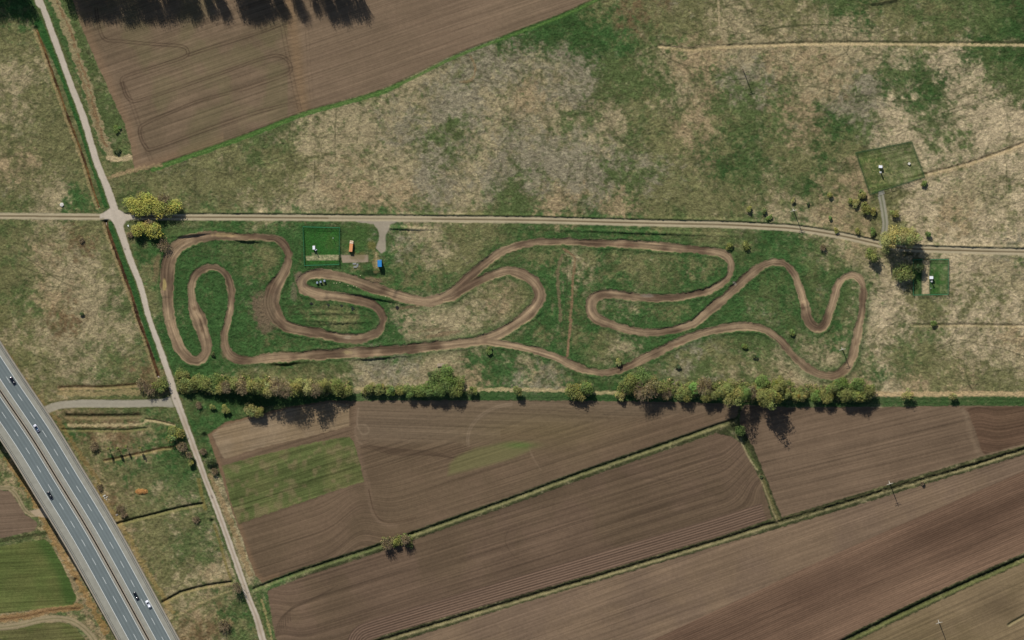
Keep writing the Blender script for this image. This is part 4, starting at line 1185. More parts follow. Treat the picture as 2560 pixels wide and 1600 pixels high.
def loft(mb, st, m=0):
    """st: list of (x, [(y,z)...half profile from bottom to top])"""
    vs, n = [], None
    for x, pr in st:
        ring = [(x, y, z) for y, z in pr] + [(x, -y, z) for y, z in reversed(pr)]
        n = len(ring)
        vs += ring
    fs = []
    for k in range(len(st) - 1):
        for i in range(n):
            j = (i + 1) % n
            fs.append((k * n + i, k * n + j, (k + 1) * n + j, (k + 1) * n + i))
    fs.append(tuple(range(n)))
    fs.append(tuple((len(st) - 1) * n + i for i in reversed(range(n))))
    mb.add(vs, fs, m)


def make_car(paint_m, roof_m, label, loc, yaw, estate=False):
    t = thing('car', loc, label, 'car', 'cars driving on the motorway', yaw)
    hw = .9
    def pr(w, z0, zb, zt): return [(w * .92, z0), (w, z0 + .18), (w, zb), (w * .9, zt)]
    mb = MB()
    loft(mb, [(-2.25, pr(.74, .45, .62, .74)), (-2.1, pr(.86, .32, .74, .90)), (-1.5, pr(hw, .28, .82, .97)), (-.6, pr(hw, .26, .84, .96)), (.6, pr(hw, .26, .84, .95)),
              (1.0, pr(hw, .26, .82, .93)), (1.7, pr(.88, .28, .74, .84)), (2.1, pr(.80, .32, .66, .72)), (2.28, pr(.66, .42, .56, .62))])
    mb.build('body', paint_m, t, True)
    mb = MB()
    xr = -2.02 if estate else -1.75
    cab = [(xr, [(.74, .92), (.72, .96)]), (xr + .45, [(.80, .92), (.64, 1.40)]), (-.3, [(.82, .92), (.66, 1.46)]), (.35, [(.82, .92), (.64, 1.42)]), (1.15, [(.76, .90), (.72, .94)])]
    loft(mb, cab)
    mb.build('window', m_glass, t, True)
    mb = MB()
    loft(mb, [(xr + .42, [(.62, 1.39), (.60, 1.43)]), (-.3, [(.66, 1.45), (.62, 1.50)]), (.38, [(.63, 1.41), (.60, 1.45)])])
    for x0, x1, y in ((.35, 1.15, .66), (xr, xr + .45, .66)):
        for sgn in (-1, 1):
            a = (x0, sgn * .66, 1.42) if x0 > 0 else (x0, sgn * .74, .95)
            b = (x1, sgn * .74, .94) if x0 > 0 else (x1, sgn * .65, 1.41)
            mb.tube(a, b, .035, .035, 5)
    mb.build('roof', roof_m, t, True)
    for x in (-1.35, 1.38):
        for sgn in (-1, 1):
            mb = MB()
            mb.tube((x, sgn * .70, .32), (x, sgn * .91, .32), .32, .32, 14)
            wh = mb.build('wheel', m_tyre, t)
            mb = MB(); mb.tube((x, sgn * .905, .32), (x, sgn * .925, .32), .19, .19, 10)
            mb.build('rim', m_rim, wh)
    for sgn in (-1, 1):
        mb = MB(); mb.box(2.02, 2.20, sgn * .58 - .17, sgn * .58 + .17, .60, .70); mb.build('headlight', m_lamp, t)
        mb = MB(); mb.box(-2.22, -2.12, sgn * .62 - .14, sgn * .62 + .14, .68, .82); mb.build('tail_light', m_red, t)
        mb = MB(); mb.box(.72, .92, sgn * .98 - .1, sgn * .98 + .1, .92, 1.04); mb.build('mirror', paint_m, t)
    return t


pm_black = mat('black_paint', (14, 16, 26), .22, .6, .05, 1, coat=.6)
pm_dark = mat('dark_green_paint', (26, 32, 34), .22, .6, .05, 1, coat=.6)
pm_silver = mat('silver_paint', (196, 198, 208), .3, .6, .04, 1, coat=.4)
pm_white = mat('white_paint', (224, 228, 236), .35, .5, .03, 1, coat=.3)
pm_navy = mat('blue_roof', (44, 66, 92), .2, .6, .05, 1, coat=.5)


def s_at(px, py):
    return float(_s[np.argmin((GAP[:, 0] - px) ** 2 + (GAP[:, 1] - py) ** 2)])


def nearest_s(px, py):
    d = (GAP - np.array([px, py]))
    k = np.argmin((d ** 2).sum(1))
    return float(_s[k] + d[k] @ _t[k])


for px, py, pmat, rmat, lab, rev, est in ((31.5, 951, pm_black, pm_black, 'black car nearest the top left, on the outer lane of the eastern viaduct', True, False),
                                          (91.5, 1070, pm_silver, pm_navy, 'silver car with a blue roof on the inner lane of the eastern viaduct', True, False),
                                          (125, 1238, pm_black, pm_dark, 'near black car, the only car on the western viaduct', False, True),
                                          (340, 1489, pm_dark, pm_dark, 'dark grey green car just behind the white car on the viaduct', True, False),
                                          (371, 1510, pm_white, pm_white, 'white car on the outer lane beside a dark grey green car', True, True)):
    p = P(px, py, ZD + .04)
    make_car(pmat, rmat, lab, p, road_yaw(nearest_s(px, py), rev), est)

# ------------------------------------------------------------------ orange van beside the first compound
m_orange = mat('orange_paint', (216, 148, 98), .5, .4, .06, 1)
m_cream = mat('cream_paint', (226, 206, 180), .5, .4, .05, 1)
c = P(878, 615, 0)
van = thing('van', (c[0], c[1], ground_z(878, 615) + .02), 'orange van with a cream front parked on grass beside the concrete pad', 'van', None, math.radians(84))
mb = MB(); mb.box(-2.95, 1.75, -1.0, 1.0, .42, 2.55, 0, .05, .08); mb.build('body', m_orange, van, bevel=.10)
mb = MB(); loft(mb, [(1.76, [(.98, .42), (1.0, 1.2), (.94, 2.45)]), (2.2, [(.98, .42), (1.0, 1.2), (.88, 2.25)]), (2.72, [(.96, .42), (.98, 1.15), (.9, 1.25)]), (3.0, [(.88, .5), (.9, .85), (.82, .98)])])
mb.build('cab', m_cream, van, bevel=.04)
mb = MB(); mb.add([(2.24, -.78, 2.22), (2.24, .78, 2.22), (2.70, .84, 1.32), (2.70, -.84, 1.32)], [(0, 3, 2, 1)]); mb.add([(1.50, -.7, 2.57), (1.50, .7, 2.57), (1.80, .7, 2.57), (1.80, -.7, 2.57)], [(0, 1, 2, 3)])
mb.build('windscreen', mat('van_glass', (120, 84, 60), .2, .5, .1, 1), van)
for x in (-1.9, 1.95):
    for sgn in (-1, 1):
        mb = MB(); mb.tube((x, sgn * .78, .38), (x, sgn * 1.03, .38), .38, .38, 14); wh = mb.build('wheel', m_tyre, van)
        mb = MB(); mb.tube((x, sgn * 1.02, .38), (x, sgn * 1.045, .38), .2, .2, 10); mb.build('rim', m_rim, wh)
for sgn in (-1, 1):
    mb = MB(); mb.box(2.93, 3.03, sgn * .62 - .15, sgn * .62 + .15, .72, .9); mb.build('headlight', m_lamp, van)
    mb = MB(); mb.box(-2.99, -2.93, sgn * .75 - .1, sgn * .75 + .1, .7, 1.0); mb.build('tail_light', m_red, van)
    mb = MB(); mb.box(2.3, 2.42, sgn * 1.12 - .1, sgn * 1.12 + .1, 1.3, 1.65); mb.build('mirror', m_tyre, van)

# ------------------------------------------------------------------ blue cabin tower
m_blue = mat('blue_roof_sheet', (46, 128, 190), .55, .4, .07, .8)
m_bluew = mat('blue_wall_sheet', (96, 150, 190), .6, .3, .08, .8)
zc_ = 4.3
c = P(949, 659, zc_)
g = ground_z(949, 663)
tw = thing('cabin', (c[0], c[1], g), 'tall blue flat roofed cabin casting a long shadow near the gravel spur', 'cabin', None, math.radians(1.5))
mb = MB(); mb.box(-1.0, 1.0, -1.65, 1.65, 0, zc_ - .14)
for k in range(11):
    y = -1.5 + k * .3
    mb.box(-1.05, -1.0, y - .07, y + .07, .1, zc_ - .2); mb.box(1.0, 1.05, y - .07, y + .07, .1, zc_ - .2)
mb.build('wall', m_bluew, tw)
mb = MB(); mb.box(-1.12, 1.12, -1.8, 1.8, zc_ - .138, zc_); mb.box(-1.12, 1.12, 1.62, 1.8, zc_, zc_ + .06)
mb.build('roof', m_blue, tw, bevel=.03)
mb = MB(); mb.box(-.5, .4, 1.655, 1.70, .05, 2.05); d = mb.build('door', mat('door_grey', (150, 158, 164), .6, .3), tw)
mb = MB(); mb.box(.26, .32, 1.70, 1.76, 1.0, 1.14); mb.build('handle', m_steel, d)
mb = MB(); mb.box(-.6, .6, 1.655, 1.69, 2.7, 3.6); mb.build('window', m_glass, tw)

# ------------------------------------------------------------------ white cabins, vent masts and the concrete box of the compounds
m_wroof = mat('white_roof', (236, 238, 240), .6, .3, .03, .7)
m_wwall = mat('white_wall', (176, 178, 182), .7, .3, .05, .7)
m_grey = mat('grey_metal', (176, 178, 174), .5, .4, .06, 1)


def cabin(px, py, w, l, yaw, lab, h=2.7):
    c = P(px, py, h)
    t = thing('cabin', (c[0], c[1], max(0, ground_z(px, py) - .05)), lab, 'cabin', 'small white cabins inside the fenced compounds', yaw)
    mb = MB(); mb.box(-w / 2 + .12, w / 2 - .12, -l / 2 + .12, l / 2 - .12, 0, h - .13); mb.build('wall', m_wwall, t)
    mb = MB(); mb.box(-w / 2, w / 2, -l / 2, l / 2, h - .128, h + .04, 0, .05, .05); mb.build('roof', m_wroof, t)
    mb = MB(); mb.box(-.4, .4, -l / 2 + .06, -l / 2 + .117, .06, 2.0); d = mb.build('door', m_grey, t)
    mb = MB(); mb.box(.24, .30, -l / 2 + .01, -l / 2 + .058, .95, 1.05); mb.build('handle', m_steel, d)
    mb = MB(); mb.box(-w / 2 + .0, w / 2 - .0, -l / 2 + .0, l / 2 - .0, 0, .06); mb.build('plinth', m_pier, t)
    return t


def vent(px, py, h, r, lab):
    c = P(px, py, 0)
    t = thing('vent_mast', (c[0], c[1], ground_z(px, py) - .05), lab, 'mast', 'vent masts beside the white cabins')
    mb = MB(); mb.box(-.6, .6, -.35, .35, 0, .35); mb.build('base', m_wroof, t)
    mb = MB(); mb.tube((0, 0, .352), (0, 0, h), r, r * .9, 10); mb.build('pipe', m_grey, t, True)
    mb = MB(); mb.lathe([(r * 1.5, h + .002), (r * 1.6, h + .12), (r * .4, h + .3)], 10); mb.build('cap', m_grey, t, True)
    return t


cabin(784.5, 619.5, 1.4, 1.95, math.radians(2), 'white cabin in the green fenced compound west of the orange van')
cabin(2201.5, 417, 2.0, 1.35, math.radians(-3), 'white cabin in the tilted compound among dry meadow')
cabin(2328.5, 694.5, 2.1, 1.5, math.radians(0), 'white cabin beside the sandy strip in the eastern compound')
vent(789.5, 624.5, 3.6, .22, 'grey vent mast south east of the cabin nearest the orange van')
vent(2201.5, 430, 3.2, .35, 'grey vent mast south of the cabin in the tilted compound')
vent(2328.8, 702.5, 3.2, .35, 'grey vent mast south of the cabin beside the sandy strip')
for px, py, h, lab in ((833, 594, 2.9, 'thin pale post standing in the lawn of the western compound'), (2327, 720, 1.0, 'short white post in the lawn of the eastern compound')):
    c = P(px, py, 0)
    t = thing('marker_post', (c[0], c[1], ground_z(px, py) - .05), lab, 'post')
    mb = MB(); mb.tube((0, 0, 0), (0, 0, h), .10, .08, 8); mb.build('shaft', m_grey, t, True)
    mb = MB(); mb.lathe([(.16, h), (.2, h + .1), (.05, h + .25)], 8); mb.build('cap', m_wroof, t, True)
c = P(2273, 409, .9)
t = thing('concrete_box', (c[0], c[1], 0), 'low square pale concrete box in the tilted compound', 'box', None, math.radians(-32))
mb = MB(); mb.box(-.55, .55, -.55, .55, -.1, .84); mb.build('wall', m_pier, t)
mb = MB(); mb.box(-.64, .64, -.64, .64, .842, .95); lid = mb.build('lid', mat('pale_slab', (206, 202, 186), .8, .2), t)
mb = MB(); mb.box(-.12, .12, -.04, .04, .95, 1.0); mb.build('handle', m_steel, lid)

# ------------------------------------------------------------------ mesh fences
m_fgreen = mat('green_fence_paint', (46, 116, 78), .6, .3, .08, 1)
m_fdark = mat('dark_green_fence_paint', (34, 62, 34), .7, .3, .1, 1)


def fence(corners, lab, mt, gate=None, h=2.1):
    c0 = P(*corners[0], 0)
    t = thing('mesh_fence', (c0[0], c0[1], 0), lab, 'fence', None)
    pb = MB(); pb.tube((0, 0, -.2), (0, 0, h + .08), .055, .055, 6)
    post0 = None
    for k in range(4):
        a, b = np.array(P(*corners[k], 0)) - c0, np.array(P(*corners[(k + 1) % 4], 0)) - c0
        L = np.linalg.norm(b - a)
        d = (b - a) / L
        n = max(2, round(L / 2.5))
        segs = [(0, L)]
        if gate and gate[0] == k: segs = [(0, gate[1] * L), (gate[2] * L, L)]
        for i in range(n):
            p = a + d * L * i / n
            if gate and gate[0] == k and gate[1] * L < L * i / n < gate[2] * L: continue
            if post0 is None:
                o = post0 = pb.build('post', mt, t)
            else:
                o = post0.copy(); COL.objects.link(o); o.parent = t
            o.location = (p[0], p[1], 0)
        mb = MB()
        for s0, s1 in segs:
            p, q = a + d * s0, a + d * s1
            nx, ny = -d[1], d[0]
            for z, w_ in ((h, .06), (h * .66, .03), (h * .33, .03), (.12, .04)):
                mb.add([(p[0] - nx * w_, p[1] - ny * w_, z - .03), (q[0] - nx * w_, q[1] - ny * w_, z - .03), (q[0] + nx * w_, q[1] + ny * w_, z - .03), (p[0] + nx * w_, p[1] + ny * w_, z - .03),
                        (p[0] - nx * w_, p[1] - ny * w_, z + .03), (q[0] - nx * w_, q[1] - ny * w_, z + .03), (q[0] + nx * w_, q[1] + ny * w_, z + .03), (p[0] + nx * w_, p[1] + ny * w_, z + .03)],
                       [(0, 3, 2, 1), (4, 5, 6, 7), (0, 1, 5, 4), (1, 2, 6, 5), (2, 3, 7, 6), (3, 0, 4, 7)])
            for s in np.arange(s0 + .12, s1, .22):
                x, y = a[0] + d[0] * s, a[1] + d[1] * s
                w_ = .014
                mb.add([(x - d[0] * w_, y - d[1] * w_, .12), (x + d[0] * w_, y + d[1] * w_, .12), (x + d[0] * w_, y + d[1] * w_, h), (x - d[0] * w_, y - d[1] * w_, h)], [(0, 1, 2, 3)])
        mb.build('mesh_panel', mt, t)
        if gate and gate[0] == k:
            for s0, s1 in ((gate[1] * L, (gate[1] + gate[2]) / 2 * L - .06), ((gate[1] + gate[2]) / 2 * L + .06, gate[2] * L)):
                mb = MB()
                p, q = a + d * s0, a + d * s1
                for z in (.15, 1.1, 2.0): mb.tube((p[0], p[1], z), (q[0], q[1], z), .04, .04, 6)
                for f in np.linspace(0, 1, 12):
                    r = p + (q - p) * f
                    mb.tube((r[0], r[1], .15), (r[0], r[1], 2.0), .022, .022, 5)
                mb.build('gate', m_tyre, t)
    return t


fence([(757.4, 566.3), (849.6, 568.8), (847.6, 660.5), (761.3, 663)], 'bright green mesh fence around the compound west of the orange van', m_fgreen, (1, .74, .94))
fence([(2140, 382), (2279, 354), (2311.6, 442), (2175, 486)], 'dark green mesh fence around the tilted compound in dry meadow', m_fdark, (2, .62, .86))
fence([(2283, 648.6), (2371, 647.6), (2370, 735.4), (2283, 737)], 'bright green mesh fence around the eastern compound under the big tree', m_fgreen, (0, .28, .48))
# cattle grid at the gate
c = P(2204, 482, 0)
t = thing('cattle_grid', (c[0], c[1], .02), 'grey barred cattle grid where the access track meets the tilted compound', 'grid', None, math.radians(17))
mb = MB(); mb.box(-1.5, -1.38, -1.1, 1.1, 0, .22); mb.box(1.38, 1.5, -1.1, 1.1, 0, .22); mb.build('kerb', m_pier, t)
for k in range(6):
    x = -1.2 + k * .48
    mb = MB(); mb.tube((x, -1.1, .16), (x, 1.1, .16), .07, .07, 6); mb.build('bar', m_grey, t)

# ------------------------------------------------------------------ poles
m_pole = mat('pole_concrete', (186, 180, 166), .8, .2, .06, .8)
m_wood = mat('dark_pole_wood', (92, 80, 66), .9, .1, .15, 1)
m_ins = mat('insulator', (84, 60, 46), .4, .4, .1, 2)


def pole(px, py, h, mt, lab, arms=True, yaw=.3):
    c = P(px, py, 0)
    t = thing('utility_pole', (c[0], c[1], ground_z(px, py) - .2), lab, 'pole', 'power poles of the overhead line', yaw)
    mb = MB(); mb.tube((0, 0, 0), (0, 0, h), .30, .17, 8); mb.build('shaft', mt, t, True)
    if arms:
        mb = MB()
        for y, z, L in ((0, h - .5, 1.9), (0, h - 1.3, 1.2)):
            mb.box(-L, L, -.08, .08, z - .07, z + .07)
        mb.build('crossarm', mt, t)
        for x, z in ((-1.8, h - .43), (1.8, h - .43), (0, h), (-1.1, h - 1.23), (1.1, h - 1.23)):
            mb = MB(); mb.lathe([(.05, z), (.1, z + .08), (.06, z + .16), (.09, z + .24), (.03, z + .3)], 8); mb.build('insulator', m_ins, t, True)


pole(1857, 173, 12.6, m_wood, 'dark slender power pole in the northern meadow')
pole(1982, 521, 12.4, m_pole, 'pale power pole casting a shadow across the farm track', yaw=.25)
pole(2104, 868, 10.6, m_pole, 'pale power pole casting a shadow over the race track bend', yaw=.25)
pole(2222, 1202, 12.6, m_pole, 'pale power pole beside the bushy ditch between brown fields', yaw=.3)
pole(2345, 1549, 12.0, m_pole, 'pale power pole in the brown field at the bottom right', yaw=.3)

# ------------------------------------------------------------------ small things around the race track
m_toilet = mat('blue_grey_plastic', (108, 128, 146), .6, .3, .06, 1)
m_troof = mat('pale_blue_plastic', (136, 150, 164), .6, .3, .05, 1)
for i, (px, py, w) in enumerate(((793, 707, 'leftmost'), (801.5, 705, 'middle'), (811, 702.5, 'rightmost'))):
    c = P(px, py, 1.9)
    t = thing('portable_cabin', (c[0], c[1], 0), f'{w} of three narrow blue grey upright cabins inside the track hairpin', 'cabin', 'blue grey upright cabins in the hairpin', .1)
    mb = MB(); mb.box(-.48, .48, -.48, .48, 0, 1.86, 0, .03, .03); mb.build('wall', m_toilet, t)
    mb = MB(); mb.box(-.54, .54, -.54, .54, 1.862, 2.05, 0, .16, .16); r_ = mb.build('roof', m_troof, t)
    mb = MB(); mb.tube((.3, .3, 2.0), (.3, .3, 2.3), .05, .05, 8); mb.build('vent_pipe', m_grey, r_)
    mb = MB(); mb.box(-.36, .36, -.50, -.465, .1, 1.75); d = mb.build('door', m_troof, t)
    mb = MB(); mb.box(.22, .28, -.54, -.502, .9, 1.0); mb.build('handle', m_steel, d)
m_tyrg = mat('weathered_tyre', (52, 54, 54), .95, .1, .2, 2)
rr = random.Random(9)
tyb = MB(); tyb.torus((0, 0, .12), .30, .12, 12, 6)
ty0 = None
for (cx, cy, n, lab) in ((779, 759, 5, 'old tyre in the westernmost loose tyre heap below the hairpin'), (821.5, 763, 5, 'old tyre in the second tyre heap below the hairpin'),
                         (853.5, 764, 4, 'old tyre in the sparse third heap below the hairpin'), (882, 771, 7, 'old tyre in the wide tyre heap near the inner bend'),
                         (992.5, 768, 8, 'old tyre in the heap between the inner bend and the oval meadow')):
    for k in range(n):
        a = rr.uniform(0, 6.28); d = rr.uniform(.2, 1) * 4.6
        c = P(cx + d * math.cos(a), cy + d * math.sin(a), 0)
        z = ground_z(cx, cy) + .05 + (.22 if k % 3 == 2 else 0)
        if ty0 is None:
            o = ty0 = tyb.build('tyre', m_tyrg, None, True)
        else:
            o = ty0.copy(); COL.objects.link(o)
        o.location = (c[0], c[1], z); o.rotation_euler = (rr.uniform(-.3, .3), rr.uniform(-.3, .3), 0)
        tag(o, lab, 'tyre', 'tyres of one heap ' + lab.split(' in the ')[1])
m_stone = mat('pale_marker', (196, 190, 150), .8, .2, .05, 2)
for i, (px, py, lab) in enumerate(((835, 708, 'pale marker stone nearest the three upright cabins, on the track verge'), (841.5, 708, 'pale marker stone, second from the three upright cabins'),
                                   (850, 706, 'pale marker stone on the brown edge, third from the three upright cabins'), (870, 714, 'pale marker stone, fourth from the three upright cabins'),
                                   (884, 715, 'pale marker stone, fifth from the three upright cabins'), (891.5, 717.5, 'pale marker stone, sixth and last of the verge row'),
                                   (964.5, 741.5, 'pale marker stone just west of the tall jump'), (901, 689, 'pale marker stone on the lawn below the concrete pad'))):
    c = P(px, py, 0)
    mb = MB(); mb.lathe([(.20, 0), (.25, .12), (.18, .28), (.06, .34)], 9)
    o = mb.build('marker_stone', m_stone, None, True)
    o.location = (c[0], c[1], ground_z(px, py) - .02)
    tag(o, lab, 'stone', 'pale marker stones along the track')
# stack of pallets below the pad
m_pal = mat('grey_pallet_wood', (158, 160, 158), .85, .1, .15, 1.5)
for px, py, yaw, lab, z in ((886, 659, .12, 'grey pallet, the upper of the two lying flat below the concrete pad', .0), (888, 667, .06, 'grey pallet, the lower of the two lying flat below the concrete pad', .0),
                            (893.5, 663, 1.45, 'grey pallet turned on end beside the two flat pallets', .0)):
    c = P(px, py, 0)
    t = thing('pallet', (c[0], c[1], ground_z(px, py) + .05), lab, 'pallet', 'grey pallets below the concrete pad', yaw)
    for k in range(3):
        mb = MB(); mb.box(-.9, .9, -.42 + k * .32, -.22 + k * .32, .22, .3); mb.build('board', m_pal, t)
    for x in (-.7, .7):
        mb = MB(); mb.box(x - .08, x + .08, -.42, .42, 0, .218); mb.build('bearer', m_pal, t)
# weathered timber hut in the reeds
m_timber = mat('weathered_timber', (176, 158, 136), .9, .1, .15, 1.2)
c = P(1102, 912, 1.1)
t = thing('timber_shelter', (c[0], c[1], 0), 'low weathered timber shelter with a flat roof, above the big green tree', 'shelter', None, math.radians(4))
mb = MB()
for k in range(6): mb.box(-1.95, 1.95, -.85 + k * .29, -.60 + k * .29, 1.0 + .04 * k, 1.07 + .04 * k)
mb.build('roof', m_timber, t)
mb = MB(); mb.box(-1.85, 1.85, .62, .70, 0, 1.1); mb.box(-1.85, -1.77, -.7, .618, 0, 1.0); mb.box(1.77, 1.85, -.7, .618, 0, 1.0); mb.build('wall', m_wood, t)
for x in (-1.8, 0, 1.8):
    mb = MB(); mb.box(x - .06, x + .06, -.86, -.74, 0, .99); mb.build('post', m_wood, t)
# round well cover in the western meadow
c = P(154.5, 511.5, 0)
t = thing('well_cover', (c[0], c[1], -.05), 'round pale concrete well cover in the meadow above the farm track', 'cover')
mb = MB(); mb.lathe([(1.12, 0), (1.12, .42), (1.05, .5)], 24); mb.build('ring', m_pole, t)
mb = MB(); mb.lathe([(.98, .502), (.95, .6), (.3, .64)], 24); l_ = mb.build('lid', mat('well_lid', (208, 204, 194), .85, .2, .1, 1), t)
mb = MB(); mb.torus((.2, -.15, .66), .22, .04, 12, 6); mb.build('handle', m_wood, l_)
c = P(320.5, 564, .3)
mb = MB(); mb.lathe([(.30, 0), (.42, .2), (.3, .5), (.1, .6)], 8); mb.box(-.2, .35, -.55, -.1, .1, .45)
o = mb.build('boulder', m_wroof); o.location = (c[0], c[1], ground_z(320, 564) - .05)
tag(o, 'small white boulder on the verge left of the lower yellow green tree', 'boulder')
# rubble slabs by the viaduct
m_slab = mat('broken_concrete', (196, 194, 184), .9, .1, .1, 1.5)
for i, (px, py, w, l, yaw, lab) in enumerate(((261, 1239, 1.5, .7, .5, 'largest pale concrete slab at the top of the rubble by the viaduct'), (267, 1243, 1.2, .5, .9, 'pale slab right of centre in the rubble by the viaduct'),
                                              (262, 1245, .9, .6, .2, 'small pale slab left of centre in the rubble by the viaduct'), (266, 1249, .8, .5, 1.2, 'pale slab at the bottom of the rubble by the viaduct'),
                                              (258, 1241, .6, .5, .1, 'smallest pale slab at the left of the rubble by the viaduct'), (292, 1287, 1.5, .9, .5, 'grey slab above the dark ditch that meets the viaduct'))):
    c = P(px, py, 0)
    mb = MB(); mb.box(-w / 2, w / 2, -l / 2, l / 2, 0, .32, 0, .06, .05)
    o = mb.build('concrete_slab', m_slab if i < 5 else m_pier, None, False, .04)
    o.location = (c[0], c[1], ground_z(px, py) - .02); o.rotation_euler = (.08 * (i % 3), -.1 * (i % 2), yaw)
    tag(o, lab, 'slab', 'broken slabs beside the viaduct')
# heap of cut brushwood
m_brush = mat('dry_brush', (196, 148, 92), .95, .05, .3, 1.5)
c = P(354, 1228, 0)
rb = np.random.RandomState(4)
mb = MB()
for k in range(340):
    a, q = rb.uniform(0, 6.28), rb.uniform(0, 1) ** .6
    x, y = 3.3 * q * math.cos(a), 1.25 * q * math.sin(a)
    z = (1 - q * q) * .9 + rb.uniform(0, .25)
    b = rb.uniform(0, 6.28); L = rb.uniform(.4, .9)
    mb.tube((x - L * math.cos(b), y - L * math.sin(b), max(.02, z - rb.uniform(0, .3))), (x + L * math.cos(b), y + L * math.sin(b), z + rb.uniform(-.1, .2)), .07, .05, 4, cap=False)
mb.lathe([(1.2, 0), (1.1, .4), (.5, .7)], 10)
o = mb.build('brushwood_heap', m_brush)
o.location = (c[0], c[1], ground_z(354, 1228))
tag(o, 'orange brown heap of dry brushwood on the mown meadow', 'brushwood')

# ------------------------------------------------------------------ trees and bushes
LEAFC = {'yg': (143, 143, 70), 'ol': (106, 110, 60), 'gr': (92, 108, 56), 'br': (118, 108, 76), 'dk': (72, 82, 50), 'pl': (130, 128, 78), 'bg': (100, 132, 64), 'yo': (116, 116, 64)}


def leaf_mat():
    m = bpy.data.materials.new('foliage')
    nt, bs = nodes_of(m)
    L = nt.links.new
    at = N(nt, 'ShaderNodeAttribute', attribute_name='Col')
    tc = N(nt, 'ShaderNodeTexCoord')
    no = N(nt, 'ShaderNodeTexNoise', Scale=1.3, Detail=3.0)
    L(tc.outputs['Object'], no.inputs['Vector'])
    mr = N(nt, 'ShaderNodeMapRange')
    mr.inputs['From Min'].default_value = .3; mr.inputs['From Max'].default_value = .7
    mr.inputs['To Min'].default_value = .84; mr.inputs['To Max'].default_value = 1.16
    L(no.outputs['Fac'], mr.inputs['Value'])
    vm = N(nt, 'ShaderNodeVectorMath', operation='SCALE')
    L(at.outputs['Color'], vm.inputs[0]); L(mr.outputs[0], vm.inputs['Scale'])
    L(vm.outputs[0], bs.inputs['Base Color'])
    bs.inputs['Roughness'].default_value = .8
    bs.inputs['Specular IOR Level'].default_value = .15
    return m


M_leaf = leaf_mat()
M_bark = mat('bark', (92, 80, 66), .95, .1, .2, 1.5)
M_twig = mat('twigs', (138, 121, 98), .95, .05, .2, 1.5)


def quad_cloud(name, cen, nrm, size, col, parent, rs, asp=.7):
    n = len(cen)
    r = rs.normal(size=(n, 3))
    t1 = np.cross(nrm, r); t1 /= np.linalg.norm(t1, axis=1)[:, None] + 1e-9
    t2 = np.cross(nrm, t1)
    s = size[:, None]
    v = np.stack([cen - t1 * s - t2 * s * asp, cen + t1 * s * .6 - t2 * s * asp, cen + t1 * s + t2 * s * asp, cen - t1 * s * .5 + t2 * s * asp], 1).reshape(-1, 3)
    me = bpy.data.meshes.new(name)
    me.vertices.add(4 * n); me.vertices.foreach_set('co', v.astype(f4).ravel())
    me.loops.add(4 * n); me.loops.foreach_set('vertex_index', np.arange(4 * n, dtype=np.int32))
    me.polygons.add(n); me.polygons.foreach_set('loop_start', (np.arange(n) * 4).astype(np.int32))
    ca = me.color_attributes.new('Col', 'FLOAT_COLOR', 'POINT')
    cc = np.ones((n, 4, 4), f4); cc[:, :, :3] = col[:, None, :]
    ca.data.foreach_set('color', cc.ravel())
    me.materials.append(M_leaf)
    me.update(calc_edges=True)
    o = bpy.data.objects.new(name, me)
    COL.objects.link(o); o.parent = parent
    return o


